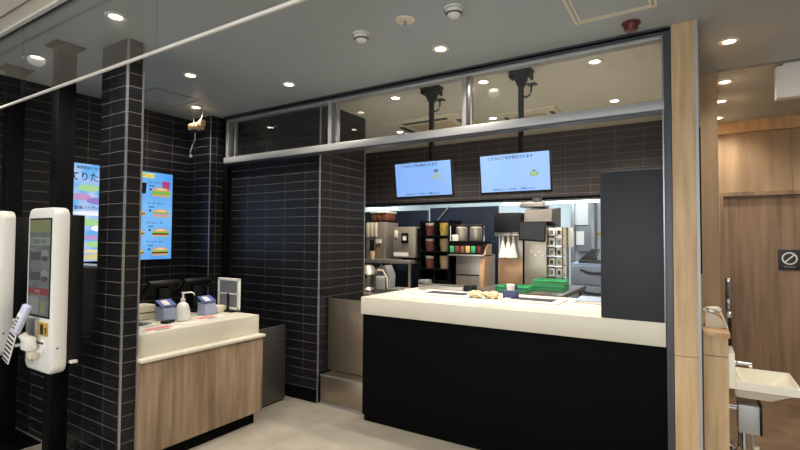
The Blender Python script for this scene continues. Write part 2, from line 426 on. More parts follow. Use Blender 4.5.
# window transom over counter
w = bpy.data.objects.new('window_1', None); COL.objects.link(w); w.location = (-4.06, 3.1, 2.23); w['kind'] = 'structure'; ORG[w.name] = Vector(w.location)
w['label'] = 'aluminium framed glass transom above the counter'
mb = MB()
mb.box(-4.07, -.1, 3.1, 3.20, 2.238, 2.296, 'frame', .003)
mb.box(-4.07, -.1, 3.11, 3.20, 2.228, 2.238, 'alu_dark')  # dark strip standing in for the shade under the lower rail
mb.box(-4.07, -.1, 3.13, 3.20, 2.668, 2.69, 'frame', .003)
for a, b in ((-4.07, -4.03), (-3.99, -3.972), (-2.70, -2.665), (-2.635, -2.622), (-1.42, -1.386), (-1.368, -1.357)): mb.box(a, b, 3.125 if b-a > .03 else 3.165, 3.20, 2.296, 2.67, 'frame', .002)
mb.box(-.126, -.09, 3.09, 3.24, 0, 2.69, 'alu_dark', .002)
mb.box(-.137, -.127, 3.105, 3.2, CTOP, 2.69, 'alu', .002)
mb.build('frame', w)
mb = MB()
for i, z in enumerate((2.69, 2.70, 2.71)): mb.box(-4.07, -.1, 3.09+.012*(2-i) , 3.24, z, z+.0102, 'alu_dark' if i != 1 else 'black_metal')
mb.build('head_channel', w)
for a, b in ((-4.02, -2.70), (-2.67, -1.41), (-1.38, -.14)):
    MB().box(a, b, 3.186, 3.192, 2.29, 2.675, 'glass').build('glass_pane', w)

# hanging glass smoke barrier
t = thing('smoke_barrier', 'clear glass smoke barrier hanging from ceiling with white bottom rail', 'smoke barrier', (-2.5, 1.135, 2.26))
for a, b in ((-4.495, -3.332), (-3.328, -1.952), (-1.948, -.58)):
    MB().box(a, b, 1.132, 1.138, 2.275, H-.002, 'glass_barrier').build('glass_pane', t)
MB().box(-4.495, -.58, 1.129, 1.141, 2.266, 2.279, 'white_paint', .002).build('bottom_rail', t)
MB().box(-4.495, -.58, 1.130, 1.140, H-.010, H, 'alu_dark').build('top_channel', t)

# ------------------------------------------------------------------ ceiling fittings
def downlight(name_label, x, y, lens='lens', group='ceiling downlights', first=[None]):
    key = lens
    if first[0] is None: first[0] = {}
    if key not in first[0]:
        t = thing('downlight', name_label, 'downlight', (x, y, H), group, local=True)
        MB().lathe([(.033, -.001), (.036, -.006), (.052, -.008), (.057, -.004), (.057, 0)], (0, 0, 0), 'white_paint', 28).build('trim_ring', t)
        MB().lathe([(.001, -.0055), (.030, -.005), (.034, -.003)], (0, 0, 0), lens, 28).build('lens', t)
        first[0][key] = t
        return t
    return dup(first[0][key], (x, y, H), name_label)
def lamp(x, y, z, watts, col=(1, .92, .80), size=2.6, r=.05, blend=1.):
    l = bpy.data.lights.new('downlight_beam', 'SPOT'); l.energy = watts; l.color = col; l.spot_size = size; l.spot_blend = blend; l.shadow_soft_size = r
    o = bpy.data.objects.new('downlight_beam', l); COL.objects.link(o); o.location = (x, y, z)
W = 46
for x, y, lab in [(-2.747, 1.36, 'round ceiling downlight seen through smoke barrier above tiled pillar'),
                  (-3.247, 2.162, 'round ceiling downlight left of the rail, above order counter'),
                  (-2.748, 2.702, 'round ceiling downlight in front of the dark tiled transom pane'),
                  (-3.997, 2.726, 'round ceiling downlight beside the hanging cable device'),
                  (-1.38, 2.703, 'round ceiling downlight below the row of detectors'),
                  (.212, 3.526, 'round downlight nearest right of the oak post'),
                  (.235, 4.414, 'second downlight down the corridor, cut by oak wall'),
                  (.237, 5.012, 'third downlight down the corridor, cut by oak wall'),
                  (.243, 5.68, 'farthest downlight of the corridor near fascia')]:
    downlight(lab, x, y); lamp(x, y, H-.02, W)
downlight('downlight in pale ceiling mirrored in the glass smoke barrier', -3.84, .88); lamp(-3.84, .88, H-.02, W)
for x, y in [(-1.38, 1.33), (-.03, 1.33), (-2.75, -.1), (-1.38, -.1), (0, -.1), (1.35, .9), (1.35, 2.6), (1.4, 5.2), (-1.4, -1.6), (.6, -1.6)]:
    lamp(x, y, H-.02, W)
for x, y, lab in [(-2.203, 3.45, 'kitchen downlight behind middle transom pane, left of the black pole'),
                  (-1.381, 3.45, 'kitchen downlight behind right transom pane by the mullion'),
                  (-.559, 3.45, 'kitchen downlight at upper right of right transom pane'),
                  (-.569, 4.516, 'kitchen downlight above black tiled header at right'),
                  (-1.713, 4.54, 'kitchen downlight just above transom rail, left of right pole'),
                  (-2.86, 4.58, 'kitchen downlight beside the air conditioner cassette')]:
    downlight(lab, x, y, 'lens_kitchen'); lamp(x, y, H-.02, 62 if y < 4 else 135)

def detector(x, y, lab):
    t = thing('smoke_detector', lab, 'smoke detector', (x, y, H), 'white ceiling detectors')
    MB().lathe([(.052, -.002), (.055, -.014), (.055, 0)], (x, y, H), 'white_plastic', 28).build('base', t)
    MB().lathe([(.012, -.052), (.026, -.048), (.044, -.03), (.048, -.014)], (x, y, H), 'white_plastic', 28).build('dome', t)
    mb = MB(); mb.lathe([(.0405, -.0375), (.0445, -.034), (.0455, -.0305)], (x, y, H), 'steel_dark', 28)
    mb.build('vent_slot', t)
detector(-1.694, 2.262, 'white smoke detector leftmost of three round ceiling fittings')
detector(-1.074, 2.262, 'white smoke detector nearest the top edge of the picture')
t = thing('sprinkler', 'flat cream sprinkler plate between two smoke detectors', 'sprinkler', (-1.372, 2.243, H))
MB().lathe([(.03, -.008), (.052, -.006), (.056, 0)], (-1.372, 2.243, H), 'cream', 28).build('cover_plate', t)
mb = MB(); mb.lathe([(.006, -.03), (.008, -.008)], (-1.372, 2.243, H), 'alu', 12)
for k in range(4): mb.box(-.014, .014, -.002, .002, -.034, -.030, 'alu', T=Matrix.Translation((-1.372, 2.243, H)) @ Matrix.Rotation(k*PI/4, 4, 'Z'))
mb.build('sprinkler_head', t)
t = thing('alarm_lamp', 'dark red alarm lamp on grey ceiling near the oak post', 'alarm lamp', (-.281, 2.945, H))
MB().lathe([(.046, -.012), (.05, -.008), (.05, 0)], (-.281, 2.945, H), 'red', 24).build('base', t)
MB().lathe([(.024, -.05), (.034, -.046), (.04, -.012)], (-.281, 2.945, H), 'red', 24).build('lens_cover', t)
def hatch(x0, x1, y0, y1, lab, wdt, m):
    t = thing('access_hatch', lab, 'access hatch', ((x0+x1)/2, (y0+y1)/2, H), 'ceiling access hatches')
    for k, (a, ww) in enumerate(((0, wdt), (wdt*2.2, wdt*.8))):
        mb = MB(); p, q, r_, s_ = x0+a, x1-a, y0+a, y1-a; z = H-.006
        mb.box(p, q, r_, r_+ww, z, H, m); mb.box(p, q, s_-ww, s_, z, H, m); mb.box(p, p+ww, r_+ww, s_-ww, z, H, m); mb.box(q-ww, q, r_+ww, s_-ww, z, H, m)
        mb.build('outer_frame' if k == 0 else 'inner_frame', t)
    a = wdt*3
    MB().box(x0+a, x1-a, y0+a, y1-a, H-.003, H, 'ceiling').build('panel', t)
hatch(-.555, -.14, 2.36, 2.795, 'square hatch with pale double frame at top edge beside red lamp', .012, 'cream')
hatch(-4.17, -3.755, 2.19, 2.605, 'square hatch with thin pale outline above the order counter nook', .004, 'alu')
# hanging blank sign box in corridor
t = thing('hanging_sign', 'blank white sign box hanging from corridor ceiling at right edge', 'sign', (.62, 4.19, 2.475))
MB().box(.517, .88, 4.15, 4.23, 2.475, 2.70, 'white_plastic', .004).build('box', t)
MB().box(.56, .84, 4.17, 4.21, 2.70, H, 'white_paint').build('hanger', t)
# device with cables in the nook
t = thing('ceiling_device', 'small beige device with dangling cables under the nook ceiling', 'device', (-4.03, 2.74, 2.5))
mb = MB(); mb.box(-4.12, -3.96, 2.72, 2.80, 2.51, 2.575, 'cup_tan', .012); mb.lathe([(.026, -.03), (.032, 0), (.026, .03)], (-3.945, 2.76, 2.565), 'cup_tan', 16); mb.build('housing', t)
MB().tube([(-4.10, 2.78, 2.57), (-4.14, 2.80, 2.66), (-4.15, 2.81, H)], .004, 'grey').build('mounting_rod', t)
MB().tube([(-4.01, 2.78, 2.57), (-4.02, 2.81, 2.66), (-4.02, 2.82, H)], .004, 'grey').build('mounting_rod', t)
mb = MB(); mb.box(-4.08, -4.02, 2.72, 2.76, 2.47, 2.51, 'black_plastic', .004)
mb.tube([(-4.02, 2.74, 2.48), (-4.01, 2.73, 2.42), (-4.04, 2.725, 2.36), (-4.075, 2.73, 2.30), (-4.075, 2.735, 2.27)], .005, 'cream', 8)
mb.tube([(-4.03, 2.745, 2.48), (-4.03, 2.75, 2.40), (-4.07, 2.75, 2.34), (-4.12, 2.745, 2.30)], .004, 'grey', 8)
mb.box(-4.085, -4.065, 2.725, 2.745, 2.245, 2.275, 'white_plastic', .003); mb.build('cable', t)
# air conditioner cassettes in kitchen ceiling
def cassette(x0, x1, y0, y1, lab, slots):
    t = thing('air_conditioner', lab, 'air conditioner', ((x0+x1)/2, (y0+y1)/2, H-.03), 'ceiling air conditioner cassettes')
    MB().box(x0, x1, y0, y1, H-.03, H, 'cream', .008).build('panel', t)
    cx, cy_, s_ = (x0+x1)/2, (y0+y1)/2, (x1-x0)
    for k in slots:
        T = Matrix.Translation((cx, cy_, 0)) @ Matrix.Rotation(k*PI/2, 4, 'Z')
        MB().box(-s_*.30, s_*.30, -s_*.43, -s_*.36, H-.033, H-.028, 'black_plastic', T=T).build('louvre', t)
    mb = MB(); mb.box(cx-s_*.27, cx+s_*.27, cy_-s_*.27, cy_+s_*.27, H-.034, H-.029, 'cup_tan', .002)
    for i in range(9): mb.box(cx-s_*.25, cx+s_*.25, cy_-s_*.24+i*s_*.06, cy_-s_*.235+i*s_*.06, H-.036, H-.033, 'cream')
    mb.build('intake_grille', t)
cassette(-2.76, -1.90, 4.12, 4.98, 'large cream air conditioner cassette behind the left black pole', (0, 1, 2, 3))
cassette(-1.62, -1.05, 4.36, 4.93, 'smaller cream ceiling cassette behind the right black pole', (1, 3))

# ------------------------------------------------------------------ order number monitors on ceiling poles
def order_monitor(px, py, mx, lab, icon):
    t = thing('order_monitor', lab, 'monitor', (px, py, H), 'order number monitors')
    MB().box(px-.017, px+.017, py-.017, py+.017, 1.93, 2.62, 'black_metal', .003).build('pole', t)
    mb = MB(); mb.box(px-.085, px+.085, py-.05, py+.05, H-.015, H, 'black_metal', .002)
    mb.prism([(px-.048, H-.015), (px+.048, H-.015), (px+.04, H-.07), (px+.018, H-.12), (px-.018, H-.12), (px-.04, H-.07)], 'y', py-.03, py+.03, 'black_metal')
    mb.box(px+.065, px+.078, py-.045, py+.045, H-.07, H-.01, 'black_metal'); mb.box(px-.08, px-.067, py-.045, py+.045, H-.05, H-.01, 'black_metal')
    mb.build('ceiling_bracket', t)
    mb = MB(); mb.tube([(px+.015, py, 2.53), (px+.04, py-.005, 2.515), (px+.065, py, 2.53), (px+.075, py, 2.56), (px+.078, py, 2.60)], .007, 'black_plastic', 8)
    mb.box(px+.045, px+.115, py-.03, py+.03, 2.60, 2.61, 'black_plastic', .003); mb.build('cable_hook', t)
    T = Matrix.Translation((mx, py-.06, 1.975)) @ Matrix.Rotation(math.radians(8), 4, 'X')
    mb = MB(T); mb.box(-.262, .262, -.018, .018, -.168, .128, 'black_plastic', .004); mb.box(-.12, .12, .018, .04, -.08, .08, 'black_plastic', .004)
    hs = mb.build('housing', t)
    s = MB(T).box(-.254, .254, -.0195, -.0182, -.148, .121, 'order_screen').build('screen', t)
    mb = MB(T)
    pl = lambda ox, oz: (lambda u, v, w_: (ox+u, -.0205-w_, oz+v))
    text_mesh(mb, 'こちらに番号が表示されます', .026, pl(-.195, .088), 's_ink')
    text_mesh(mb, 'お手元のレシート番号を、ご確認ください', .0165, pl(-.165, -.138), 's_ink')
    mb.build('lettering', s); mb = MB(T)
    x0 = .125
    if icon:
        mb.disc(x0, .045, .022, .012, -.0215, -.0202, 's_steel')
        for a in (-1, 1): mb.prism([(x0+a*.008, .03), (x0+a*.02, .025), (x0+a*.058, -.032), (x0+a*.04, -.03)], 'y', -.0215, -.0202, 's_gold')
        mb.prism([(x0-.006, .03), (x0+.006, .03), (x0+.012, -.02), (x0-.012, -.02)], 'y', -.0215, -.0202, 's_gold')
    else:
        mb.disc(x0+.02, -.03, .034, .02, -.0215, -.0202, 's_gold'); mb.disc(x0+.02, -.008, .01, .006, -.0222, -.0214, 's_steel'); mb.disc(x0+.018, -.028, .015, .007, -.0222, -.0214, 's_lime')
    mb.build('screen_icon', s)
order_monitor(-1.80, 3.37, -1.838, 'left hanging monitor with pale blue screen on black ceiling pole', True)
order_monitor(-1.055, 3.37, -1.083, 'right hanging monitor with pale blue screen on black ceiling pole', False)

# ------------------------------------------------------------------ menu screens on the left wall
def burger(mb, X, y, z, w, fill='s_patty'):
    """a pictured burger, w wide, on the plane x = X"""
    h = w*.42
    mb.disc(y, z+h*.25, w*.5, h*.55, X, X+.0012, 's_bun', 'x', 18, 0, PI)
    mb.disc(y, z+h*.45, w*.3, h*.2, X+.0012, X+.0018, 's_bun_pale', 'x', 14, 0, PI)
    mb.prism([(y-w*.54, z+h*.08), (y+w*.54, z+h*.08), (y+w*.5, z+h*.28), (y-w*.5, z+h*.28)], 'x', X, X+.0014, 's_green')
    mb.prism([(y-w*.5, z-h*.12), (y+w*.5, z-h*.12), (y+w*.5, z+h*.10), (y-w*.5, z+h*.10)], 'x', X, X+.0016, fill)
    mb.prism([(y-w*.46, z-h*.36), (y+w*.46, z-h*.36), (y+w*.5, z-h*.12), (y-w*.5, z-h*.12)], 'x', X, X+.0014, 's_bun')
WX = -4.452
t = thing('menu_screen', 'lit blue menu board showing burgers, right of the tiled pillar', 'menu screen', (-4.48, 2.55, 1.25), 'lit wall menu boards')
MB().box(-4.5, -4.455, 2.318, 2.80, 1.25, 2.118, 'black_plastic', .003).build('housing', t)
s = MB().box(-4.456, WX, 2.325, 2.790, 1.262, 2.108, 'sky_screen').build('screen', t)
mb = MB()
mb.box(WX, WX+.001, 2.34, 2.60, 2.052, 2.094, 's_yellow')
pl = lambda oy, oz: (lambda u, v, w_: (WX+.0016+w_, oy+u, oz+v))
text_mesh(mb, 'おすすめメニュー', .030, pl(2.36, 2.063), 's_ink')
for i, (z, f_) in enumerate([(1.905, 's_green'), (1.70, 's_pink'), (1.51, 's_patty'), (1.325, 's_bun_pale')]):
    burger(mb, WX, 2.675, z, .165 if i else .19, f_ if i != 3 else 's_patty'); burger(mb, WX, 2.46, z, .11, 's_patty') if i else None
    text_mesh(mb, ['セットメニュー', 'バーガーセット', 'ダブルバーガー', 'チキンバーガー'][i], .025, pl(2.535, z+.098), 's_ink')
    text_mesh(mb, ['¥700', '¥450', '¥590', '¥390'][i], .025, pl(2.55, z+.062), 's_dark'); mb.box(WX, WX+.001, 2.555, 2.575, z+.025, z+.045, 's_ink')
mb.prism([(2.69, 1.925), (2.755, 1.925), (2.765, 2.03), (2.68, 2.03)], 'x', WX, WX+.0012, 's_magenta')
mb.prism([(2.478, 1.895), (2.518, 1.895), (2.526, 2.0), (2.470, 2.0)], 'x', WX+.0015, WX+.0025, 's_dark')
mb.build('menu_pictures', s)
t = thing('menu_screen', 'lit poster screen in blue and lilac, left of the tiled pillar', 'menu screen', (-4.48, 2.07, 1.25), 'lit wall menu boards')
MB().box(-4.5, -4.455, 1.828, 2.31, 1.25, 2.118, 'black_plastic', .003).build('housing', t)
s = MB().box(-4.456, WX, 1.836, 2.302, 1.262, 2.108, 'poster_screen').build('screen', t)
mb = MB()
text_mesh(mb, 'てりたま', .085, pl(1.868, 1.965), 's_ink', width=.9)
text_mesh(mb, '期間限定のおいしさ登場', .028, pl(1.92, 2.065), 's_ink')
def blotch(y, z, ry, rz, m, k): mb.disc(y, z, ry, rz, WX, WX+.0006+.0002*k, m, 'x', 22)
for k, a in enumerate([(2.02, 1.90, .09, .03, 's_lime'), (2.19, 1.86, .09, .04, 's_green'), (1.96, 1.82, .08, .03, 's_pink'), (2.10, 1.79, .10, .03, 's_purple'), (2.22, 1.72, .07, .04, 's_pink'), (2.05, 1.68, .16, .02, 's_white'),
                       (2.02, 1.60, .12, .03, 's_lime'), (2.14, 1.55, .10, .03, 's_white'), (2.20, 1.49, .08, .035, 's_purple'), (2.05, 1.47, .06, .02, 's_pink'), (2.12, 1.41, .12, .03, 's_lime'), (2.12, 1.30, .14, .03, 's_sand'), (2.08, 1.35, .11, .015, 's_bun_pale')]): blotch(*a[:4], a[4], k)
text_mesh(mb, '新登場バーガーセット', .034, pl(1.87, 1.715), 's_ink')
mb.build('poster_art', s)

# ------------------------------------------------------------------ self order kiosks on floor to ceiling posts
def rounded(x0, x1, z0, z1, r, n=8):
    pts = []
    for cx, cz, a in ((x1-r, z1-r, 0), (x0+r, z1-r, PI/2), (x0+r, z0+r, PI), (x1-r, z0+r, 3*PI/2)):
        pts += [(cx+r*math.cos(a+PI/2*k/n), cz+r*math.sin(a+PI/2*k/n)) for k in range(n+1)]
    return pts
def shell(mb, x0, x1, z0, z1, y0, y1, r, e, m):
    """rounded slab standing in the xz plane with softened front and back edges"""
    old = set(mb.bm.faces); rings = []
    for y, k in ((y0, e), (y0+e*.3, e*.3), (y0+e, 0), (y1-e, 0), (y1-e*.3, e*.3), (y1, e)):
        rings.append([mb.bm.verts.new((p[0], y, p[1])) for p in rounded(x0+k, x1-k, z0+k, z1-k, r-k*.5)])
    n = len(rings[0])
    for a, b in zip(rings, rings[1:]):
        for k in range(n): mb.bm.faces.new((a[k], a[(k+1) % n], b[(k+1) % n], b[k]))
    mb.bm.faces.new(rings[0]); mb.bm.faces.new(list(reversed(rings[-1])))
    mb._fin(old, m)
KX, KY = -3.338, 1.255
t = thing('order_kiosk', 'white self order kiosk with whole grey screen in view, on black post', 'kiosk', (KX, KY+.15, 0), 'self order kiosks', local=True)
KIOSK = t
def K(T=(0, -.15, 0)): return MB(Matrix.Translation(T))      # front face plane is y = 0 in this frame
K().box(-.18, -.08, .105, .205, .012, H-.012, 'black_metal', .004).build('post', t)
K().box(-.215, -.045, .07, .24, H-.012, H, 'black_metal', .002).build('ceiling_flange', t)
K().box(-.36, .17, -.24, .27, 0, .012, 'black_metal', .003).build('base_plate', t)
K().box(-.15, .16, .078, .17, .72, 1.606, 'black_plastic', .006).build('mount_box', t)
mb = K(); shell(mb, -.185, .18, .665, 1.648, 0, .085, .055, .016, 'white_plastic'); body = mb.build('body', t)
s = K().box(-.147, .148, -.003, .001, .99, 1.585, 'black_plastic', .0008).build('screen_bezel', t)
K().box(-.137, .137, -.0042, -.0028, 1.002, 1.575, 'kiosk_screen').build('screen', s)
mb = K()
mb.box(-.137, .137, -.0048, -.004, 1.50, 1.575, 's_olive'); mb.box(-.137, .137, -.0048, -.004, 1.42, 1.47, 's_cream')
for z in (1.33, 1.21):
    mb.box(-.13, .02, -.0048, -.004, z, z+.05, 's_dim')
    for kx in (0,): mb.disc(.075, z+.04, .045, .025, -.0052, -.0042, 's_cream'); mb.disc(.075, z+.012, .045, .016, -.0054, -.0044, 's_dim')
mb.box(-.137, .137, -.0048, -.004, 1.125, 1.165, 's_red'); mb.box(-.137, .0, -.0048, -.004, 1.01, 1.11, 's_cream'); mb.box(.03, .10, -.0048, -.004, 1.015, 1.09, 's_olive')
pk = lambda ox, oz: (lambda u, v, w_: (ox+u, -.0052-w_, oz+v))
text_mesh(mb, 'ご注文はこちら', .030, pk(-.12, 1.434), 's_dim'); text_mesh(mb, 'セット', .024, pk(-.12, 1.385), 's_cream'); text_mesh(mb, 'お会計', .024, pk(-.05, 1.136), 's_cream')
mb.build('screen_pictures', s)
mb = K(); mb.box(.0, .135, -.006, .002, .885, .965, 'gold', .004); mb.box(.045, .085, -.008, -.005, .895, .953, 'ink', .002); mb.box(.105, .125, -.0075, -.005, .90, .94, 'red', .001); mb.build('contactless_reader', body)
mb = K(); mb.box(-.01, .10, -.005, .002, .79, .86, 'white_plastic', .002); mb.box(.0, .09, -.0065, -.004, .835, .848, 'steel_dark'); mb.prism([(-.018, .79), (-.002, .79), (-.002, .82)], 'x', .0, .09, 'paper'); mb.build('receipt_slot', body)
mb = K(); mb.box(-.165, -.05, -.003, .002, .72, .975, 'grey', .003); mb.build('recess', body)
mb = MB(Matrix.Translation((0, -.15, 0)) @ Matrix.Translation((.181, .03, .82)) @ Matrix.Rotation(PI/2, 4, 'Y')); mb.lathe([(.006, 0), (.006, .001)], (0, 0, 0), 'steel_dark', 12); mb.build('side_lock', body)
K().box(.14, .185, .10, .14, .715, .732, 'white_plastic', .003).build('cable_clip', t)
# card terminal on its arm
R = Matrix.Translation((-.012, -.08, .99)) @ Matrix.Rotation(math.radians(9), 4, 'Y') @ Matrix.Rotation(math.radians(-18), 4, 'X')
mb = MB(Matrix.Translation((0, -.15, 0)) @ R); mb.box(-.034, .034, -.018, .018, -.09, .085, 'lavender', .014, 3); ct = mb.build('card_terminal', t)
mb = MB(Matrix.Translation((0, -.15, 0)) @ R); mb.box(-.024, .024, -.0195, -.017, -.07, .03, 'funnel', .001)
for i in range(3):
    for j in range(4): mb.box(-.020+i*.0145, -.009+i*.0145, -.022, -.019, -.062+j*.019, -.05+j*.019, 'grey', .001)
mb.build('keypad', ct)
mb = K(); mb.tube([(.0, .0, .80), (.0, -.04, .83), (-.01, -.075, .90)], [.030, .026, .022], 'white_plastic', 14); mb.box(-.045, .05, -.075, -.02, .80, .885, 'white_plastic', .015); mb.box(-.03, .03, -.05, .002, .745, .81, 'cream', .012)
mb.build('terminal_holder', t)
dup(KIOSK, (KX-.785, KY+.15, 0), 'white self order kiosk cut off by left edge of picture')
# striped card hanging by the terminal
C0 = Matrix.Translation((-3.415, 1.15, .855)) @ Matrix.Rotation(math.radians(16), 4, 'Y') @ Matrix.Rotation(math.radians(-6), 4, 'X')
mb = MB(C0); mb.box(-.047, .047, -.002, .002, -.125, .125, 'paper', .001)
mb.box(-.036, .040, -.004, -.002, .06, .115, 'ink')
for i in range(7): mb.box(-.044, .036, -.0035, -.002, -.118+i*.025, -.107+i*.025, 'ink')
tag(mb.build('striped_card'), 'tilted white card with black stripes hanging from the card terminal', 'card')

# ------------------------------------------------------------------ order counter (left)
t = thing('order_counter', 'low wood fronted pick up counter with white stepped top', 'counter', (-3.2, 2.15, 0))
MB().box(-3.60, -2.937, 1.652, 2.64, .095, .683, 'oak_grey', .002).build('wood_body', t)
MB().box(-3.55, -2.985, 1.66, 2.60, 0, .095, 'black').build('toe_kick', t)
MB().box(-3.62, -2.918, 1.652, 2.652, .683, .703, 'white_top', .003).build('ledge', t)
MB().box(-3.70, -2.998, 1.652, 2.652, .703, .85, 'white_top', .004).build('raised_top', t)
ZT = .85
t = thing('swing_gate', 'low dark steel gate between wood counter and tiled block', 'gate', (-3.18, 2.93, 0))
MB().box(-3.205, -3.175, 2.665, 3.125, .012, .68, 'steel_dark', .004).build('panel', t)
mb = MB(); mb.tube([(-3.165, 2.672, .02), (-3.165, 2.672, .675)], .007, 'alu'); mb.build('hinge', t)
mb = MB(); mb.box(-3.20, -3.18, 2.70, 3.10, 0, .012, 'black_plastic'); mb.build('floor_seal', t)

# things on the order counter
x, y = -3.25, 2.14
t = thing('sanitizer_bottle', 'clear white hand sanitizer pump bottle on the wood fronted counter', 'bottle', (x, y, ZT))
MB().lathe([(.040, 0), (.045, .006), (.045, .10), (.036, .125), (.016, .14), (.015, .148)], (x, y, ZT), 'funnel', 26).build('bottle_body', t)
MB().box(x+.043, x+.0465, y-.03, y+.03, ZT+.025, ZT+.085, 'white_plastic').build('bottle_label', t)
mb = MB(); mb.lathe([(.017, .148), (.017, .165), (.008, .168), (.007, .20), (.012, .203), (.012, .214), (.004, .216)], (x, y, ZT), 'white_plastic', 18)
mb.tube([(x, y, ZT+.208), (x+.01, y+.06, ZT+.208), (x+.014, y+.082, ZT+.198), (x+.014, y+.084, ZT+.185)], .006, 'white_plastic', 10); mb.build('pump', t)
def holder(x, y, rz, lab):
    T = Matrix.Translation((x, y, ZT)) @ Matrix.Rotation(rz, 4, 'Z')
    t = thing('leaflet_holder', lab, 'leaflet holder', (x, y, ZT), 'leaflet holders on order counter')
    mb = MB(T); mb.prism([(-.05, 0), (.05, 0), (.03, .10), (-.03, .14), (-.05, .14)], 'y', -.065, .065, 'clear'); mb.build('tray', t)
    mb = MB(T); mb.prism([(-.044, .004), (.044, .004), (.026, .09), (-.02, .10), (-.044, .10)], 'y', -.058, .058, 'lavender'); mb.build('card_pack', t)
    mb = MB(T); mb.prism([(.027, .1015), (.023, .109), (-.042, .149), (-.045, .143)], 'y', -.066, .066, 'blue_card'); mb.prism([(.020, .112), (.017, .1145), (-.03, .143), (-.033, .1415)], 'y', -.035, .02, 'paper'); mb.build('top_card', t)
holder(-3.40, 2.105, .15, 'clear leaflet holder with blue card left of the sanitizer bottle')
holder(-3.36, 2.43, .15, 'clear leaflet holder with blue card right of the sanitizer bottle')
def leaflet(x, y, w_, l_, rz, z, m, lab, pat=True):
    T = Matrix.Translation((x, y, z)) @ Matrix.Rotation(rz, 4, 'Z')
    mb = MB(T); mb.box(-w_/2, w_/2, -l_/2, l_/2, 0, .002, m, 0)
    if pat:
        mb.box(-w_*.36, w_*.1, -l_*.42, l_*.42, .002, .0025, 'paper_red'); mb.box(w_*.18, w_*.42, -l_*.3, l_*.2, .002, .0025, 'grey')
    tag(mb.build('leaflet'), lab, 'leaflet', 'leaflets on order counter')
leaflet(-3.09, 1.87, .15, .23, .1, ZT, 'paper', 'red and white leaflet nearest the tiled pillar edge')
leaflet(-3.12, 2.12, .11, .14, -.3, ZT, 'paper', 'pale leaflet in front of the sanitizer bottle', False)
leaflet(-3.21, 2.33, .15, .21, .25, ZT, 'paper', 'red and white leaflet in front of the right leaflet holder')
mb = MB(Matrix.Translation((-3.3, 1.80, ZT)) @ Matrix.Rotation(.1, 4, 'Z')); mb.box(-.09, .09, -.12, .12, 0, .012, 'white_plastic', .003); mb.box(-.08, .08, -.10, .05, .012, .014, 'ink')
for i in range(4): mb.box(-.07+i*.035, -.045+i*.035, .06, .10, .012, .02, 'grey', .002)
tag(mb.build('card_tray'), 'white tray with dark mat beside the tiled pillar', 'tray')
mb = MB(Matrix.Translation((-3.26, 2.03, ZT)) @ Matrix.Rotation(.5, 4, 'Z')); mb.box(-.03, .03, -.05, .05, 0, .018, 'black_plastic', .006, 3); mb.box(-.018, .018, .012, .04, .018, .020, 'grey')
tag(mb.build('card_reader'), 'small black card reader left of sanitizer bottle', 'card reader')
t = thing('receipt_printer', 'white boxy receipt printer next to the tiled pillar', 'printer', (-3.58, 2.04, ZT))
MB().box(-3.66, -3.51, 1.95, 2.09, ZT, ZT+.11, 'cream', .012).build('housing', t)
MB().box(-3.6, -3.5085, 1.965, 2.075, ZT+.05, ZT+.056, 'black_plastic').build('paper_slot', t)
mb = MB(Matrix.Translation((-3.42, 2.56, ZT))); mb.box(-.06, .06, -.09, .075, 0, .045, 'cream', .008); mb.box(-.05, .05, -.08, .065, .045, .052, 'paper', .002)
tag(mb.build('paper_stack'), 'cream stack of paper beside the two pane panel', 'paper stack')
def register(y, lab):
    t = thing('register_terminal', lab, 'register', (-3.62, y, ZT), 'black register terminals')
    T = Matrix.Translation((-3.60, y, ZT))
    mb = MB(T); mb.box(-.07, .07, -.08, .08, 0, .02, 'black_plastic', .006); mb.build('base', t)
    mb = MB(T); mb.box(-.025, .025, -.05, .05, .02, .22, 'black_plastic', .01); mb.build('neck', t)
    mb = MB(T @ Matrix.Translation((-.02, 0, .225)) @ Matrix.Rotation(math.radians(50), 4, 'Y')); mb.box(-.016, .016, -.135, .125, -.09, .075, 'black_plastic', .006); hd = mb.build('display_back', t)
    mb = MB(T); mb.tube([(-.03, .05, .24), (.0, .10, .20), (.01, .13, .225), (.0, .145, .26)], .010, 'black_plastic', 8); mb.build('side_reader', t)
register(2.20, 'black register terminal behind the sanitizer bottle')
register(2.50, 'black register terminal behind the right leaflet holder')
t = thing('partition_panel', 'small white framed panel with two grey panes at counter end', 'panel', (-3.34, 2.635, ZT))
mb = MB(); x0, x1, z0, z1 = -3.49, -3.215, .868, 1.132
for a in ((x0, x1, z0, z0+.022), (x0, x1, z1-.022, z1), (x0, x0+.022, z0, z1), (x1-.022, x1, z0, z1), (x0, x1, .995, 1.007)): mb.box(a[0], a[1], 2.622, 2.642, a[2], a[3], 'white_plastic', .002)
mb.build('frame', t)
mb = MB(); mb.box(x0+.02, x1-.02, 2.628, 2.638, z0+.02, .997, 'grey_mid'); mb.build('lower_pane', t)
mb = MB(); mb.box(x0+.02, x1-.02, 2.628, 2.638, 1.005, z1-.02, 'grey_mid'); mb.build('upper_pane', t)
mb = MB(); mb.tube([(-3.34, 2.612, .86), (-3.34, 2.612, .985), (-3.345, 2.613, 1.005)], .009, 'black_plastic', 10); mb.box(-3.42, -3.27, 2.59, 2.65, ZT, .863, 'black_plastic', .003); mb.build('stand', t)

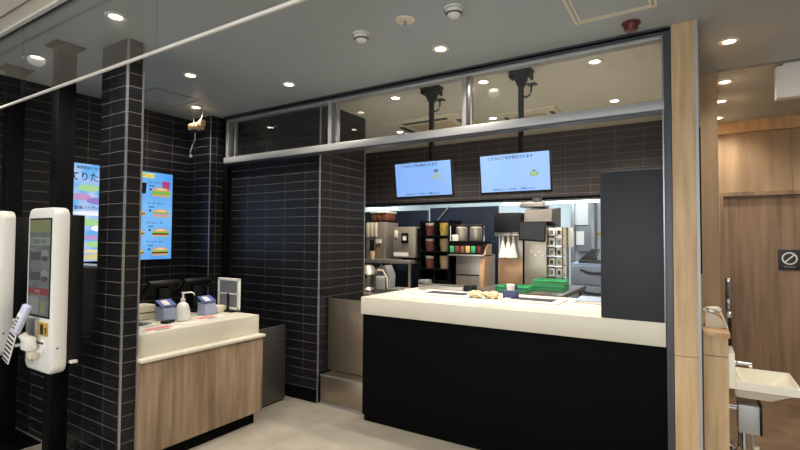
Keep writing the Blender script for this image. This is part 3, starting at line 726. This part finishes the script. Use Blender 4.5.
# ------------------------------------------------------------------ steel panel and step in the passage
t = thing('steel_door', 'brushed steel swing door between tiled block and service counter', 'door', (-2.57, 3.34, .27))
MB().box(-2.845, -2.305, 3.33, 3.35, .275, .925, 'steel_warm', .003).build('panel', t)
mb = MB()
for z in (.34, .84): mb.tube([(-2.312, 3.322, z-.03), (-2.312, 3.322, z+.03)], .008, 'chrome', 10)
mb.build('hinge', t)
t = thing('steel_box', 'low steel box step with dark tray on the passage floor', 'box', (-2.56, 3.34, 0))
MB().box(-2.838, -2.31, 3.225, 3.56, 0, .255, 'steel_warm', .004).build('body', t)
MB().box(-2.80, -2.32, 3.37, 3.54, .255, .262, 'black_plastic', .002).build('tray', t)
mb = MB(); mb.box(-2.838, -2.31, 3.219, 3.225, .0, .018, 'alu'); mb.box(-2.841, -2.31, 3.219, 3.231, .247, .258, 'alu'); mb.build('edge_strip', t)

# ------------------------------------------------------------------ service counter
CX0, CX1, CY0, CY1, CT = -2.298, -.129, 3.095, 4.02, CTOP
t = thing('service_counter', 'long service counter with white top over black front', 'counter', (-1.2, 3.55, 0))
MB().box(CX0, CX1, CY0, CY1, .862, CT, 'white_top', .004).build('countertop', t)
MB().box(CX0+.012, CX1, CY0+.012, CY1-.05, .05, .862, 'black', .002).build('front_panel', t)
MB().box(CX0+.02, CX1, CY0+.03, CY1-.06, 0, .05, 'black').build('toe_kick', t)
# tall dark panel standing on counter
t = thing('screen_panel', 'tall dark grey panel standing on right end of the counter', 'panel', (-.31, 3.12, CT))
MB().box(-.475, -.138, 3.10, 3.135, CT, 1.892, 'slate', .003).build('panel', t)
MB().box(-.47, -.14, 3.103, 3.132, 1.892, 1.898, 'alu_dark').build('top_edge', t)
def slot_tray(x0, x1, y0, y1, a0, a1, b0, b1, lab):
    t = thing('cash_tray', lab, 'tray', ((x0+x1)/2, (y0+y1)/2, CT), 'white slotted trays on service counter')
    MB().box(x0, x1, y0, y1, CT, CT+.014, 'white_plastic', .004).build('plate', t)
    MB().box(a0, a1, b0, b1, CT+.0135, CT+.017, 'ink', .001).build('slot', t)
slot_tray(-2.06, -1.53, 3.49, 3.82, -1.95, -1.59, 3.54, 3.71, 'white tray with long black slot, left on the counter top')
slot_tray(-1.26, -.82, 3.49, 3.80, -1.20, -.88, 3.54, 3.70, 'white tray with long black slot, right on the counter top')
t = thing('straw_box', 'small blue carton with pale cup roll on the counter', 'carton', (-1.22, 3.66, CT))
mb = MB(); mb.box(-1.285, -1.175, 3.62, 3.70, CT, CT+.07, 'blue_box', .004); mb.box(-1.285, -1.19, 3.70, 3.705, CT, CT+.115, 'blue_box'); mb.build('carton_body', t)
mb = MB(); mb.lathe([(.027, 0), (.031, .05), (.032, .085), (.028, .088)], (-1.232, 3.66, CT+.03), 'cup_white', 20); mb.build('cup_roll', t)
for xx, yy, s_, lab in ((-1.50, 3.58, 2., 'crumpled kraft bag on counter, left of the pair'), (-1.375, 3.60, 5., 'crumpled kraft bag on counter, beside the blue carton')):
    tag(MB().blob((xx, yy, CT+.026), (.062, .045, .033), 'bag', .5, s_).build('paper_bag'), lab, 'bag', 'crumpled bags on service counter')
t = thing('menu_booklets', 'flat pile of grey menu sheets in front of dark panel', 'booklet', (-.66, 3.85, CT))
mb = MB(Matrix.Translation((-.665, 3.88, CT)) @ Matrix.Rotation(-.05, 4, 'Z'))
mb.box(-.10, .11, -.17, .16, 0, .014, 'paper', .002); mb.build('lower_sheets', t)
mb = MB(Matrix.Translation((-.665, 3.88, CT)) @ Matrix.Rotation(.06, 4, 'Z')); mb.box(-.095, .105, -.165, .155, .014, .022, 'drawer', .001); mb.build('top_sheet', t)

# ------------------------------------------------------------------ kitchen equipment
TZ = .82
t = thing('work_table', 'steel kitchen work table behind the service counter at left', 'table', (-2.75, 4.97, 0))
MB().box(-3.68, -1.88, 4.52, 5.42, TZ-.05, TZ, 'steel_h', .005).build('tabletop', t)
for a in (-3.63, -2.80, -1.93):
    for b in (4.57, 5.37): MB().tube([(a, b, 0), (a, b, TZ-.05)], .02, 'steel', 12).build('leg', t)
MB().box(-3.63, -1.93, 4.57, 5.37, .2, .23, 'steel_h').build('undershelf', t)
t = thing('work_table', 'steel kitchen rack table holding the green trays', 'table', (-1.3, 4.9, 0))
MB().box(-1.84, -.98, 4.30, 5.42, .94, .98, 'steel_dark', .004).build('tabletop', t)
for a in (-1.79, -1.03):
    for b in (4.35, 5.37): MB().tube([(a, b, 0), (a, b, .94)], .018, 'steel_dark', 12).build('leg', t)
MB().box(-1.80, -1.02, 4.34, 5.38, .45, .48, 'steel_dark').build('undershelf', t)

# wall shelf with coffee grinder
t = thing('steel_shelf', 'steel shelf carrying the coffee machine by the tiled wall', 'shelf', (-3.2, 5.1, TZ))
MB().box(-3.62, -2.86, 4.82, 5.35, 1.175, 1.22, 'steel_h', .004).build('shelf_board', t)
for a in (-3.60, -2.88):
    for b in (4.85, 5.31): MB().box(a-.012, a+.012, b-.012, b+.012, TZ, 1.175, 'steel').build('upright', t)
z0 = 1.22
t = thing('coffee_machine', 'beige coffee machine with three brown powder canisters on top', 'coffee machine', (-3.42, 5.05, z0))
MB().box(-3.56, -3.275, 4.9, 5.22, z0, 1.69, 'steel', .006).build('body', t)
mb = MB(); mb.box(-3.525, -3.275, 4.93, 5.18, 1.69, 1.71, 'black_plastic'); mb.box(-3.525, -3.275, 4.93, 5.18, 1.805, 1.825, 'cream', .003); mb.build('hopper_frame', t)
for k in range(3): MB().box(-3.515+k*.082, -3.445+k*.082, 4.94, 5.16, 1.71, 1.805, 'brown', .006).build('canister', t)
mb = MB()
for k in range(3): mb.box(-3.555+k*.06, -3.51+k*.06, 4.885, 4.9, 1.50, 1.68, 'cream', .004)
mb.build('front_panel', t)
mb = MB(); mb.box(-3.48, -3.43, 4.86, 4.9, 1.30, 1.46, 'black_plastic', .008); mb.box(-3.40, -3.33, 4.88, 4.9, 1.42, 1.47, 'paper'); mb.build('spout', t)
mb = MB(); mb.lathe([(.03, 0), (.036, .08), (.034, .10)], (-3.43, 4.85, z0), 'cup_tan', 18); tag(mb.build('paper_cup'), 'tan paper cup under the coffee machine spout', 'cup')
# shiny jug grinder under shelf
t = thing('blender', 'round pale steel mixer under the shelf next to tiled wall', 'mixer', (-3.43, 4.82, TZ))
mb = MB(); mb.lathe([(.10, 0), (.11, .03), (.08, .06), (.10, .16), (.12, .22), (.09, .30), (.05, .33)], (-3.43, 4.75, TZ), 'steel', 24); mb.build('bowl', t)
mb = MB(); mb.tube([(-3.52, 4.70, TZ+.05), (-3.55, 4.66, TZ+.16), (-3.48, 4.64, TZ+.27), (-3.40, 4.63, TZ+.30)], .018, 'chrome', 10); mb.build('handle', t)
mb = MB(); mb.blob((-3.40, 4.62, TZ+.20), (.05, .03, .05), 'black_plastic', .2, 3); mb.build('motor_cap', t)
t = thing('label_printer', 'pale grey machine with slanted top under the shelf', 'printer', (-3.16, 4.80, TZ))
mb = MB(); mb.prism([(-3.265, TZ), (-3.065, TZ), (-3.055, TZ+.22), (-3.11, TZ+.34), (-3.22, TZ+.31), (-3.27, TZ+.22)], 'y', 4.66, 4.81, 'grey'); mb.build('housing', t)
mb = MB(); mb.box(-3.235, -3.10, 4.652, 4.66, TZ+.05, TZ+.21, 'funnel', .004); mb.build('window', t)
mb = MB(); mb.tube([(-3.235, 4.65, TZ+.24), (-3.20, 4.63, TZ+.28), (-3.12, 4.63, TZ+.28), (-3.075, 4.65, TZ+.20), (-3.07, 4.655, TZ+.06)], .010, 'cream', 8); mb.build('handle', t)
# steel box dispenser with display
t = thing('beverage_dispenser', 'boxy steel dispenser with black display and white strip', 'dispenser', (-2.99, 5.06, 1.22))
MB().box(-3.15, -2.835, 4.9, 5.3, 1.25, 1.625, 'steel', .008).build('body', t)
mb = MB(); mb.box(-3.025, -2.925, 4.885, 4.9, 1.425, 1.55, 'black_plastic', .004); mb.box(-3.0, -2.95, 4.883, 4.886, 1.46, 1.51, 'paper'); mb.build('display', t)
mb = MB(); mb.box(-3.135, -2.93, 4.893, 4.9, 1.265, 1.31, 'paper'); mb.box(-3.13, -3.08, 4.893, 4.9, 1.49, 1.58, 'cream', .002); mb.build('label_strip', t)
mb = MB(); mb.box(-2.835, -2.82, 4.92, 5.28, 1.30, 1.60, 'steel_dark'); mb.build('side_panel', t)
for a in (-3.04, -2.85): MB().box(a-.02, a+.02, 4.95, 5.25, 1.22, 1.25, 'black_plastic').build('leg', t)
tag(MB().box(-3.02, -2.84, 4.56, 4.80, TZ, .90, 'steel_h', .006).build('steel_pan'), 'low steel pan under the boxy steel dispenser', 'pan')
# cup rack
t = thing('cup_rack', 'black rack of paper cups right of the steel dispenser', 'rack', (-2.58, 5.05, TZ))
mb = MB()
for a in (-2.775, -2.582, -2.392): mb.box(a-.008, a+.008, 4.92, 5.25, TZ, 1.70, 'black_metal')
mb.build('upright', t)
for z in (1.52, 1.335, 1.13, .99): MB().box(-2.783, -2.384, 4.90, 5.25, z-.012, z, 'black_metal').build('shelf', t)
names = {0: 'top', 1: 'middle', 2: 'lower'}
for i, z in enumerate((1.52, 1.335, 1.13)):
    for j, xx in enumerate((-2.68, -2.487)):
        mb = MB(); col = [['cup_red', 'cup_yellow'], ['cup_red', 'cup_tan'], ['cup_red', 'cup_tan']][i][j]
        n = 3
        for k in range(n):
            h0 = z + (.155 if i else .17)*k/n*.55
            mb.lathe([(.050, h0-z), (.066, h0-z+.085), (.068, h0-z+.088)], (xx, 5.01, z), col if k != n-1 else 'cup_white' if j == 0 else col, 20)
        mb.lathe([(.060, .12), (.066, .15)], (xx, 5.01, z), col, 20)
        tag(mb.build('cup_stack'), 'stack of paper cups at %s on %s shelf of black cup rack' % (('left', 'right')[j], names[i]), 'cup stack', 'cup stacks in the rack')
mb = MB(); mb.box(-2.72, -2.60, 4.78, 4.89, TZ+.02, TZ+.18, 'grey', .006); mb.box(-2.705, -2.615, 4.775, 4.782, TZ+.06, TZ+.15, 'ink'); mb.box(-2.72, -2.60, 4.78, 4.89, TZ, TZ+.02, 'black_plastic')
tag(mb.build('control_box'), 'small grey control box with dark window under cup rack', 'control box')
tag(MB().blob((-2.76, 4.62, TZ+.045), (.05, .05, .05), 'pink', .35, 4.).build('cleaning_cloth'), 'crumpled pink cloth on steel work table', 'cloth')
tag(MB().blob((-2.62, 4.60, TZ+.03), (.055, .045, .035), 'bag', .35, 8.).build('cleaning_cloth'), 'crumpled beige cloth in front of the cup rack', 'cloth')
# drink dispenser
t = thing('drink_dispenser', 'wide drink dispenser with row of coloured flavour tiles', 'dispenser', (-2.15, 5.1, TZ))
mb = MB(); mb.box(-2.33, -2.0, 4.98, 5.38, TZ, 1.30, 'steel', .004); mb.box(-2.32, -2.01, 4.975, 4.98, 1.06, 1.075, 'black_plastic'); mb.build('body', t)
mb = MB(); mb.prism([(4.88, TZ), (5.13, TZ), (5.13, 1.425), (5.0, 1.425), (4.91, 1.28), (4.88, 1.02)], 'x', -2.0, -1.95, 'tan_steel'); mb.build('side_panel', t)
mb = MB(); mb.box(-2.378, -1.95, 4.90, 5.30, 1.425, 1.458, 'black_metal', .004); mb.box(-2.378, -1.95, 4.88, 5.2, 1.285, 1.305, 'steel_h', .003); mb.build('shelf', t)
mb = MB(); mb.box(-2.375, -1.97, 4.92, 4.98, 1.305, 1.425, 'black_plastic'); fp = mb.build('flavour_panel', t)
for k, c in enumerate(('green', 'brown', 'cup_red', 'cup_yellow', 'green', 'red')):
    MB().box(-2.375+k*.066, -2.325+k*.066, 4.905, 4.92, 1.325, 1.40, c, .004).build('flavour_tile', fp)
for k in range(2):
    MB().lathe([(.065, 0), (.07, .01), (.07, .15), (.055, .165)], (-2.29+k*.18, 5.05, 1.458), 'steel', 22).build('canister', t)
mb = MB(); mb.tube([(-2.372, 4.92, 1.458), (-2.372, 4.92, 1.63), (-2.37, 4.92, 1.64), (-1.98, 4.92, 1.64), (-1.96, 4.92, 1.63), (-1.96, 4.92, 1.458)], .005, 'chrome', 8); mb.build('guard_rail', t)
mb = MB(); mb.lathe([(.04, 0), (.043, .06), (.03, .07)], (-2.33, 4.96, 1.458), 'cup_white', 16); mb.build('small_jar', t)
t = thing('drip_tray', 'long low steel drip tray at the rear of counter, by drink dispenser', 'tray', (-2.0, 3.93, CT))
MB().box(-2.20, -1.74, 3.86, 4.0, CT, CT+.045, 'steel_h', .006).build('tray_body', t)
mb = MB(); mb.box(-2.185, -1.755, 3.875, 3.985, CT+.045, CT+.052, 'steel_dark', .001); mb.build('grille', t)
MB().box(-1.74, -1.66, 3.88, 4.0, CT, CT+.06, 'black_plastic', .006).build('drain_box', t)
# dark backing panels and diagonal strut
tag(MB().box(-2.92, -1.99, 5.44, 5.48, 0, 1.885, 'navy').build('backing_panel'), 'wide navy blue backing panel behind the drink dispenser', 'panel', 'navy backing panels')
tag(MB().box(-4.08, -2.96, 5.44, 5.48, 0, 1.86, 'navy').build('backing_panel'), 'navy backing panel behind the coffee machine and boxy steel dispenser', 'panel', 'navy backing panels')
tag(MB().tube([(-2.83, 5.43, 1.69), (-2.64, 5.43, 1.895)], .012, 'alu', 8).build('strut'), 'slanting pale strut before the navy panel', 'strut')
# tea urn station with funnels
t = thing('tea_station', 'dark topped dispenser station with tan lower panel and frosted funnels', 'dispenser', (-1.67, 5.05, .98))
MB().box(-1.83, -1.54, 4.88, 5.28, 1.555, 1.765, 'black_plastic', .008).build('hopper_box', t)
MB().box(-1.83, -1.54, 4.9, 5.28, 1.515, 1.555, 'steel_h', .004).build('shelf', t)
MB().box(-1.81, -1.54, 5.0, 5.28, 1.27, 1.515, 'steel', .004).build('upper_panel', t)
MB().box(-1.82, -1.54, 4.99, 5.28, .98, 1.27, 'tan_steel', .004).build('lower_panel', t)
for k, xx in enumerate((-1.745, -1.685, -1.63)):
    MB().lathe([(.046, 0), (.048, .02), (.022, .13), (.012, .20), (.010, .235)], (xx, 4.93, 1.28), 'funnel', 20).build('funnel', t)
mb = MB(); mb.tube([(-1.65, 4.9, 1.53), (-1.62, 4.86, 1.55), (-1.57, 4.86, 1.55), (-1.55, 4.9, 1.53)], .008, 'chrome', 8); mb.build('handle', t)
# fryer hood with black monitor
t = thing('extractor_hood', 'steel slanted hood unit behind the small black kitchen screen', 'hood', (-1.4, 5.15, .98))
mb = MB(); mb.prism([(4.98, 1.67), (5.40, 1.62), (5.40, 1.84), (5.02, 1.80)], 'x', -1.53, -1.24, 'steel_dark'); mb.build('canopy', t)
mb = MB(); mb.box(-1.60, -1.34, 5.05, 5.3, 1.83, 1.885, 'steel_h', .01); mb.lathe([(.05, 0), (.05, .06)], (-1.42, 5.1, 1.87), 'steel_dark', 16); mb.build('duct', t)
mb = MB(); mb.box(-1.515, -1.285, 4.95, 5.35, .98, 1.62, 'steel', .004); mb.build('body', t)
mb = MB()
for k in range(4): mb.box(-1.45+.04*k, -1.43+.04*k, 4.944, 4.95, 1.34-.03*(k % 2), 1.355-.03*(k % 2), 'paper')
mb.build('notice', t)
mb = MB(); mb.box(-1.535, -1.515, 4.95, 5.35, .98, 1.62, 'black_metal'); mb.build('side_post', t)
t = thing('kitchen_monitor', 'small black kitchen screen on the steel hood unit', 'monitor', (-1.365, 4.72, 1.46))
mb = MB(Matrix.Translation((-1.363, 4.72, 1.56)) @ Matrix.Rotation(.05, 4, 'Y')); mb.box(-.135, .135, -.015, .015, -.10, .095, 'black_plastic', .004); mb.build('housing', t)
mb = MB(Matrix.Translation((-1.363, 4.72, 1.56)) @ Matrix.Rotation(.05, 4, 'Y')); mb.box(-.122, .122, -.0165, -.0148, -.082, .085, 'slate'); mb.build('screen', t)
mb = MB(); mb.tube([(-1.363, 4.73, 1.56), (-1.363, 4.95, 1.56)], .016, 'black_metal', 10); mb.build('arm', t)
# wire rack of small boxes
t = thing('box_rack', 'upright rack of small white boxes beside the hood unit', 'rack', (-1.22, 5.1, .98))
mb = MB()
for a in (-1.283, -1.128):
    for b in (4.98, 5.22): mb.tube([(a, b, .98), (a, b, 1.61)], .007, 'chrome', 8)
mb.build('upright', t)
for k in range(6): MB().box(-1.285, -1.126, 4.975, 5.225, .992+k*.104, .999+k*.104, 'chrome').build('shelf', t)
for k in range(6):
    for j in range(2):
        mb = MB(); xx = -1.272+j*.075
        mb.box(xx, xx+.062, 5.0, 5.12, .999+k*.104, 1.08+k*.104, 'paper' if (k+j) % 3 else 'cream', .003); mb.box(xx+.014, xx+.044, 4.996, 5.0, 1.015+k*.104, 1.055+k*.104, 'grey_mid' if (k+j) % 2 else 'slate')
        tag(mb.build('small_box'), 'small carton, %s column, %s tier of the upright box rack' % (('left', 'right')[j], ('bottom', 'second', 'third', 'fourth', 'fifth', 'top')[k]), 'box', 'small cartons in the rack')
# green trays
def tray(x, y, z, rz, lab):
    T = Matrix.Translation((x, y, z)) @ Matrix.Rotation(rz, 4, 'Z')
    mb = MB(T)
    mb.box(-.15, .15, -.14, .14, 0, .006, 'green'); 
    for a in ((-.15, -.142, -.14, .14), (.142, .15, -.14, .14), (-.15, .15, -.14, -.132), (-.15, .15, .132, .14)): mb.box(a[0], a[1], a[2], a[3], 0, .05, 'green')
    mb.box(-.16, .16, -.15, -.132, .042, .05, 'green', .003); mb.box(-.16, .16, .132, .15, .042, .05, 'green', .003)
    tag(mb.build('green_tray'), lab, 'tray', 'green plastic trays')
tray(-1.46, 4.47, .98, .05, 'green plastic tray, front left under the funnels')
tray(-1.19, 4.74, .98, .05, 'green plastic tray, right of the pair under kitchen screen')
tray(-1.185, 4.745, 1.03, .08, 'green plastic tray stacked on the right green tray')
# papers clipped behind the rack
t = thing('paper_clipboard', 'white order slips hanging on post behind box rack', 'paper', (-1.15, 5.32, 1.3))
mb = MB(); mb.box(-1.215, -1.165, 5.30, 5.306, 1.36, 1.62, 'paper', 0, T=None); mb.build('slip', t)
mb = MB(); mb.box(-1.15, -1.085, 5.29, 5.296, 1.40, 1.61, 'funnel'); mb.build('slip', t)
mb = MB(); mb.box(-1.225, -1.08, 5.31, 5.325, 1.58, 1.61, 'steel_dark'); mb.tube([(-1.155, 5.34, .98), (-1.155, 5.34, 1.61)], .014, 'steel_dark', 10); mb.build('clip_post', t)
# deep kitchen
t = thing('drawer_unit', 'blue grey drawer unit far back beside the dark panel', 'drawer unit', (-1.14, 6.75, 0))
MB().box(-1.37, -.72, 6.5, 7.0, .05, 1.17, 'drawer', .006).build('carcass', t)
MB().box(-1.36, -.73, 6.53, 6.98, 0, .05, 'black').build('plinth', t)
for k in range(4):
    dr = MB().box(-1.36, -.73, 6.48, 6.5, .09+k*.27, .335+k*.27, 'drawer', .006).build('drawer', t)
    mb = MB(); zz = .285+k*.27; mb.tube([(-1.24, 6.47, zz), (-1.15, 6.455, zz-.03), (-1.04, 6.45, zz-.04), (-.93, 6.455, zz-.03), (-.85, 6.47, zz)], .014, 'slate', 8); mb.build('handle', dr)
mb = MB(); mb.box(-1.28, -.95, 6.55, 6.9, 1.17, 1.21, 'steel_dark', .004); mb.prism([(-1.28, 1.21), (-1.10, 1.21), (-1.05, 1.36), (-1.12, 1.36)], 'y', 6.6, 6.85, 'grey_mid')
tag(mb.build('bread_slicer'), 'grey slanted machine on the far drawer unit', 'machine')
tag(MB().box(-1.245, -1.165, 6.95+.1, 7.13, 0, H, 'alu', .004).build('steel_post'), 'bare steel post rising behind the far drawer unit', 'post')
tag(MB().box(-1.66, -1.60, 7.9, 7.96, 0, H, 'alu', .004).build('steel_post'), 'far steel post on white wall, left of the other post', 'post')
t = thing('wall_cabinet', 'pale grey wall cabinet with notice at back of kitchen', 'cabinet', (-1.5, 8.0, 1.2))
MB().box(-1.62, -1.30, 7.95, 8.1, 1.30, 2.1, 'grey', .006).build('body', t)
MB().box(-1.60, -1.32, 7.93, 7.95, 1.72, 2.08, 'funnel', .003).build('door', t)
MB().box(-1.58, -1.46, 7.935, 7.95, 1.40, 1.62, 'paper').build('notice', t)
t = thing('wall_socket', 'grey switch box with cable on the far white wall', 'switch', (-.97, 8.06, 1.3))
MB().box(-1.06, -.98, 8.05, 8.1, 1.38, 1.5, 'grey_mid', .006).build('box', t)
mb = MB(); mb.tube([(-1.02, 8.08, 1.38), (-1.02, 8.08, .9)], .008, 'grey', 8); mb.build('cable', t)
struct('trim_16', MB().box(-1.3, -.085, 8.085, 8.1, 1.565, 1.60, 'cup_yellow'), 'yellow stripe on the far kitchen wall')
tag(MB().blob((-1.02, 5.9, .6), (.12, .1, .1), 'funnel', .3, 12.).build('plastic_bag'), 'white plastic bag below the drawer unit', 'bag') if False else None
# fluorescent battens under the header
for x0, x1, lab in ((-4.02, -3.50, 'fluorescent batten at far left under tiled header'), (-2.0, -1.515, 'fluorescent batten left under the header behind right monitor'), (-1.457, -.855, 'fluorescent batten at right under the tiled header')):
    t = thing('batten_light', lab, 'batten light', ((x0+x1)/2, 5.56, 1.945), 'battens under the header')
    MB().box(x0, x1, 5.545, 5.575, 1.925, 1.945, 'white_paint', .002).build('housing', t)
    MB().tube([(x0+.01, 5.56, 1.915), (x1-.01, 5.56, 1.915)], .014, 'tube', 12).build('tube', t)
def area(x, y, z, sx, sy_, watts, col):
    l = bpy.data.lights.new('kitchen_ceiling_lamp', 'AREA'); l.shape = 'RECTANGLE'; l.size = sx; l.size_y = sy_; l.energy = watts; l.color = col
    o = bpy.data.objects.new('kitchen_ceiling_lamp', l); COL.objects.link(o); o.location = (x, y, z)
area(-1.6, 6.7, H-.02, 1.2, .3, 55, (.82, .93, 1)); area(-3.3, 6.7, H-.02, 1.2, .3, 40, (.82, .93, 1))
area(-2.4, 4.9, H-.04, 1.2, .15, 0.01, (1, .95, .86))

# ------------------------------------------------------------------ corridor things
t = thing('restroom_sign', 'dark square door sign with white crossed circle', 'sign', (.83, 6.02, 1.19))
MB().box(.742, .915, 6.018, 6.03, 1.19, 1.392, 'slate', .002).build('plate', t)
mb = MB()
cx, cz, n = .8285, 1.305, 36
old = None
for k in range(n):
    a, b = 2*PI*k/n, 2*PI*(k+1)/n
    mb.prism([(cx+.050*math.cos(a), cz+.050*math.sin(a)), (cx+.062*math.cos(a), cz+.062*math.sin(a)), (cx+.062*math.cos(b), cz+.062*math.sin(b)), (cx+.050*math.cos(b), cz+.050*math.sin(b))], 'y', 6.0145, 6.0182, 'white_paint')
mb.box(-.055, .055, 0, .0035, -.006, .006, 'white_paint', T=Matrix.Translation((cx, 6.0146, cz)) @ Matrix.Rotation(math.radians(-45), 4, 'Y'))
mb.build('crossed_circle', t)
MB().box(cx-.042, cx+.042, 6.016, 6.018, 1.218, 1.226, 'grey').build('caption_line', t)
# wash basin on half wall
bx0, bx1, by0, by1, bz = .196, .482, 3.205, 3.565, .70
t = thing('wash_basin', 'white wall hung wash basin on the oak half wall', 'wash basin', (bx0, 3.38, .58))
def basin():
    mb = MB(); bm = mb.bm; i = mb.mi('ceramic')
    def ring(ax0, ax1, ay0, ay1, z, r, n=6):
        pts = []
        for cx, cy_, a in ((ax1-r, ay1-r, 0), (ax0+r, ay1-r, PI/2), (ax0+r, ay0+r, PI), (ax1-r, ay0+r, 3*PI/2)):
            pts += [(cx+r*math.cos(a+PI/2*k/n), cy_+r*math.sin(a+PI/2*k/n), z) for k in range(n+1)]
        return [bm.verts.new(p) for p in pts]
    R_ = [ring(bx0, bx1-.10, by0+.07, by1-.07, bz-.105, .03), ring(bx0, bx1-.04, by0+.02, by1-.02, bz-.06, .025), ring(bx0, bx1, by0, by1, bz-.045, .012),
          ring(bx0, bx1, by0, by1, bz-.004, .012), ring(bx0+.003, bx1-.003, by0+.003, by1-.003, bz, .012),
          ring(bx0+.02, bx1-.014, by0+.016, by1-.016, bz, .02), ring(bx0+.026, bx1-.02, by0+.024, by1-.024, bz-.012, .022), ring(bx0+.06, bx1-.10, by0+.09, by1-.09, bz-.078, .03)]
    n = len(R_[0])
    for a, b in zip(R_, R_[1:]):
        for k in range(n): bm.faces.new((a[k], a[(k+1) % n], b[(k+1) % n], b[k]))
    bm.faces.new(list(reversed(R_[0]))); bm.faces.new(R_[-1])
    return mb
basin().build('bowl', t)
mb = MB(); mb.prism([(by0, bz-.045), (by1, bz-.045), (by1, bz+.145), (by0+.012, bz+.145)], 'x', .168, .198, 'ceramic'); mb.build('backsplash', t)
mb = MB(); mb.box(.198, .215, 3.385, 3.42, .745, .775, 'chrome', .003); mb.box(.205, .292, 3.39, 3.415, .752, .772, 'chrome', .004); mb.box(.275, .292, 3.392, 3.413, .738, .754, 'chrome', .003); mb.build('faucet', t)
t = thing('water_heater_box', 'grey steel box under the wash basin', 'box', (.26, 3.36, .38))
MB().box(.216, .313, 3.31, 3.45, .385, .545, 'frame', .004).build('cover', t)
MB().box(.313, .328, 3.33, 3.45, .38, .548, 'black_plastic', .003).build('side_plate', t)
mb = MB(); mb.tube([(.168, 3.38, .50), (.216, 3.38, .50)], .012, 'chrome', 10); mb.tube([(.168, 3.36, .52), (.216, 3.36, .52)], .008, 'chrome', 10); mb.build('wall_bracket', t)
t = thing('drain_pipes', 'chrome trap and hoses below the grey box', 'pipe', (.24, 3.4, .1))
mb = MB(); mb.tube([(.245, 3.38, .385), (.245, 3.38, .30), (.25, 3.38, .24), (.225, 3.385, .20), (.20, 3.39, .22), (.19, 3.39, .27), (.168, 3.39, .29)], .018, 'chrome', 14); mb.build('trap', t)
mb = MB(); mb.tube([(.28, 3.36, .385), (.285, 3.36, .32), (.30, 3.37, .25), (.295, 3.38, .17), (.25, 3.40, .12), (.168, 3.41, .13)], .009, 'steel_h', 10); mb.tube([(.225, 3.35, .385), (.22, 3.34, .31), (.20, 3.34, .27), (.168, 3.35, .25)], .008, 'steel_dark', 10); mb.build('hose', t)
mb = MB(); mb.lathe([(.016, -.006), (.018, 0), (.016, .006)], (.30, 3.36, .30), 'cream', 12); mb.build('valve_knob', t)
t = thing('soap_bottle', 'slim black soap dispenser tube on the basin backsplash', 'soap dispenser', (.19, 3.46, bz+.145))
MB().tube([(.19, 3.46, bz+.145), (.19, 3.46, 1.015)], .010, 'black_plastic', 14).build('tube', t)
MB().lathe([(.011, 0), (.0125, .01), (.011, .035), (.004, .04)], (.19, 3.46, 1.012), 'chrome', 14).build('nozzle', t)
# paper towels on half wall
t = thing('paper_towel_dispenser', 'cream paper towel holder on top of the oak half wall', 'towel holder', (.11, 3.4, .96))
mb = MB(); mb.prism([(.066, .96), (.166, .96), (.162, .985), (.15, 1.01), (.13, 1.03), (.10, 1.042), (.066, 1.045)], 'y', 3.36, 3.50, 'cream'); mb.build('holder', t)
mb = MB(); mb.prism([(.17, .96), (.178, .965), (.150, 1.045), (.140, 1.050), (.146, 1.03)], 'y', 3.33, 3.50, 'cream'); mb.build('side_fin', t)
mb = MB(); mb.blob((.098, 3.42, 1.056), (.04, .05, .02), 'paper', .6, 6.); mb.blob((.125, 3.40, 1.062), (.022, .03, .014), 'paper', .8, 9.); mb.build('tissue', t)
# narrow dark plate on edge of oak post
tag(MB().box(.042, .05, 3.10, 3.20, 1.29, 2.11, 'black').build('dark_strip'), 'tall thin black plate on the right side of oak post', 'plate')

# ------------------------------------------------------------------ world and colour
wd = bpy.data.worlds.new('world'); SC.world = wd; wd.use_nodes = True
wd.node_tree.nodes['Background'].inputs[0].default_value = (.9, .95, 1, 1); wd.node_tree.nodes['Background'].inputs[1].default_value = 3.0
SC.view_settings.view_transform = 'Standard'; SC.view_settings.look = 'None'; SC.view_settings.gamma = 1; SC.view_settings.use_curve_mapping = False
SC.view_settings.exposure = 0.1
try:
    SC.cycles.use_denoising = True; SC.cycles.max_bounces = 8; SC.cycles.transparent_max_bounces = 12; SC.cycles.caustics_reflective = False; SC.cycles.caustics_refractive = False
    SC.cycles.sample_clamp_indirect = 4.
except Exception: pass
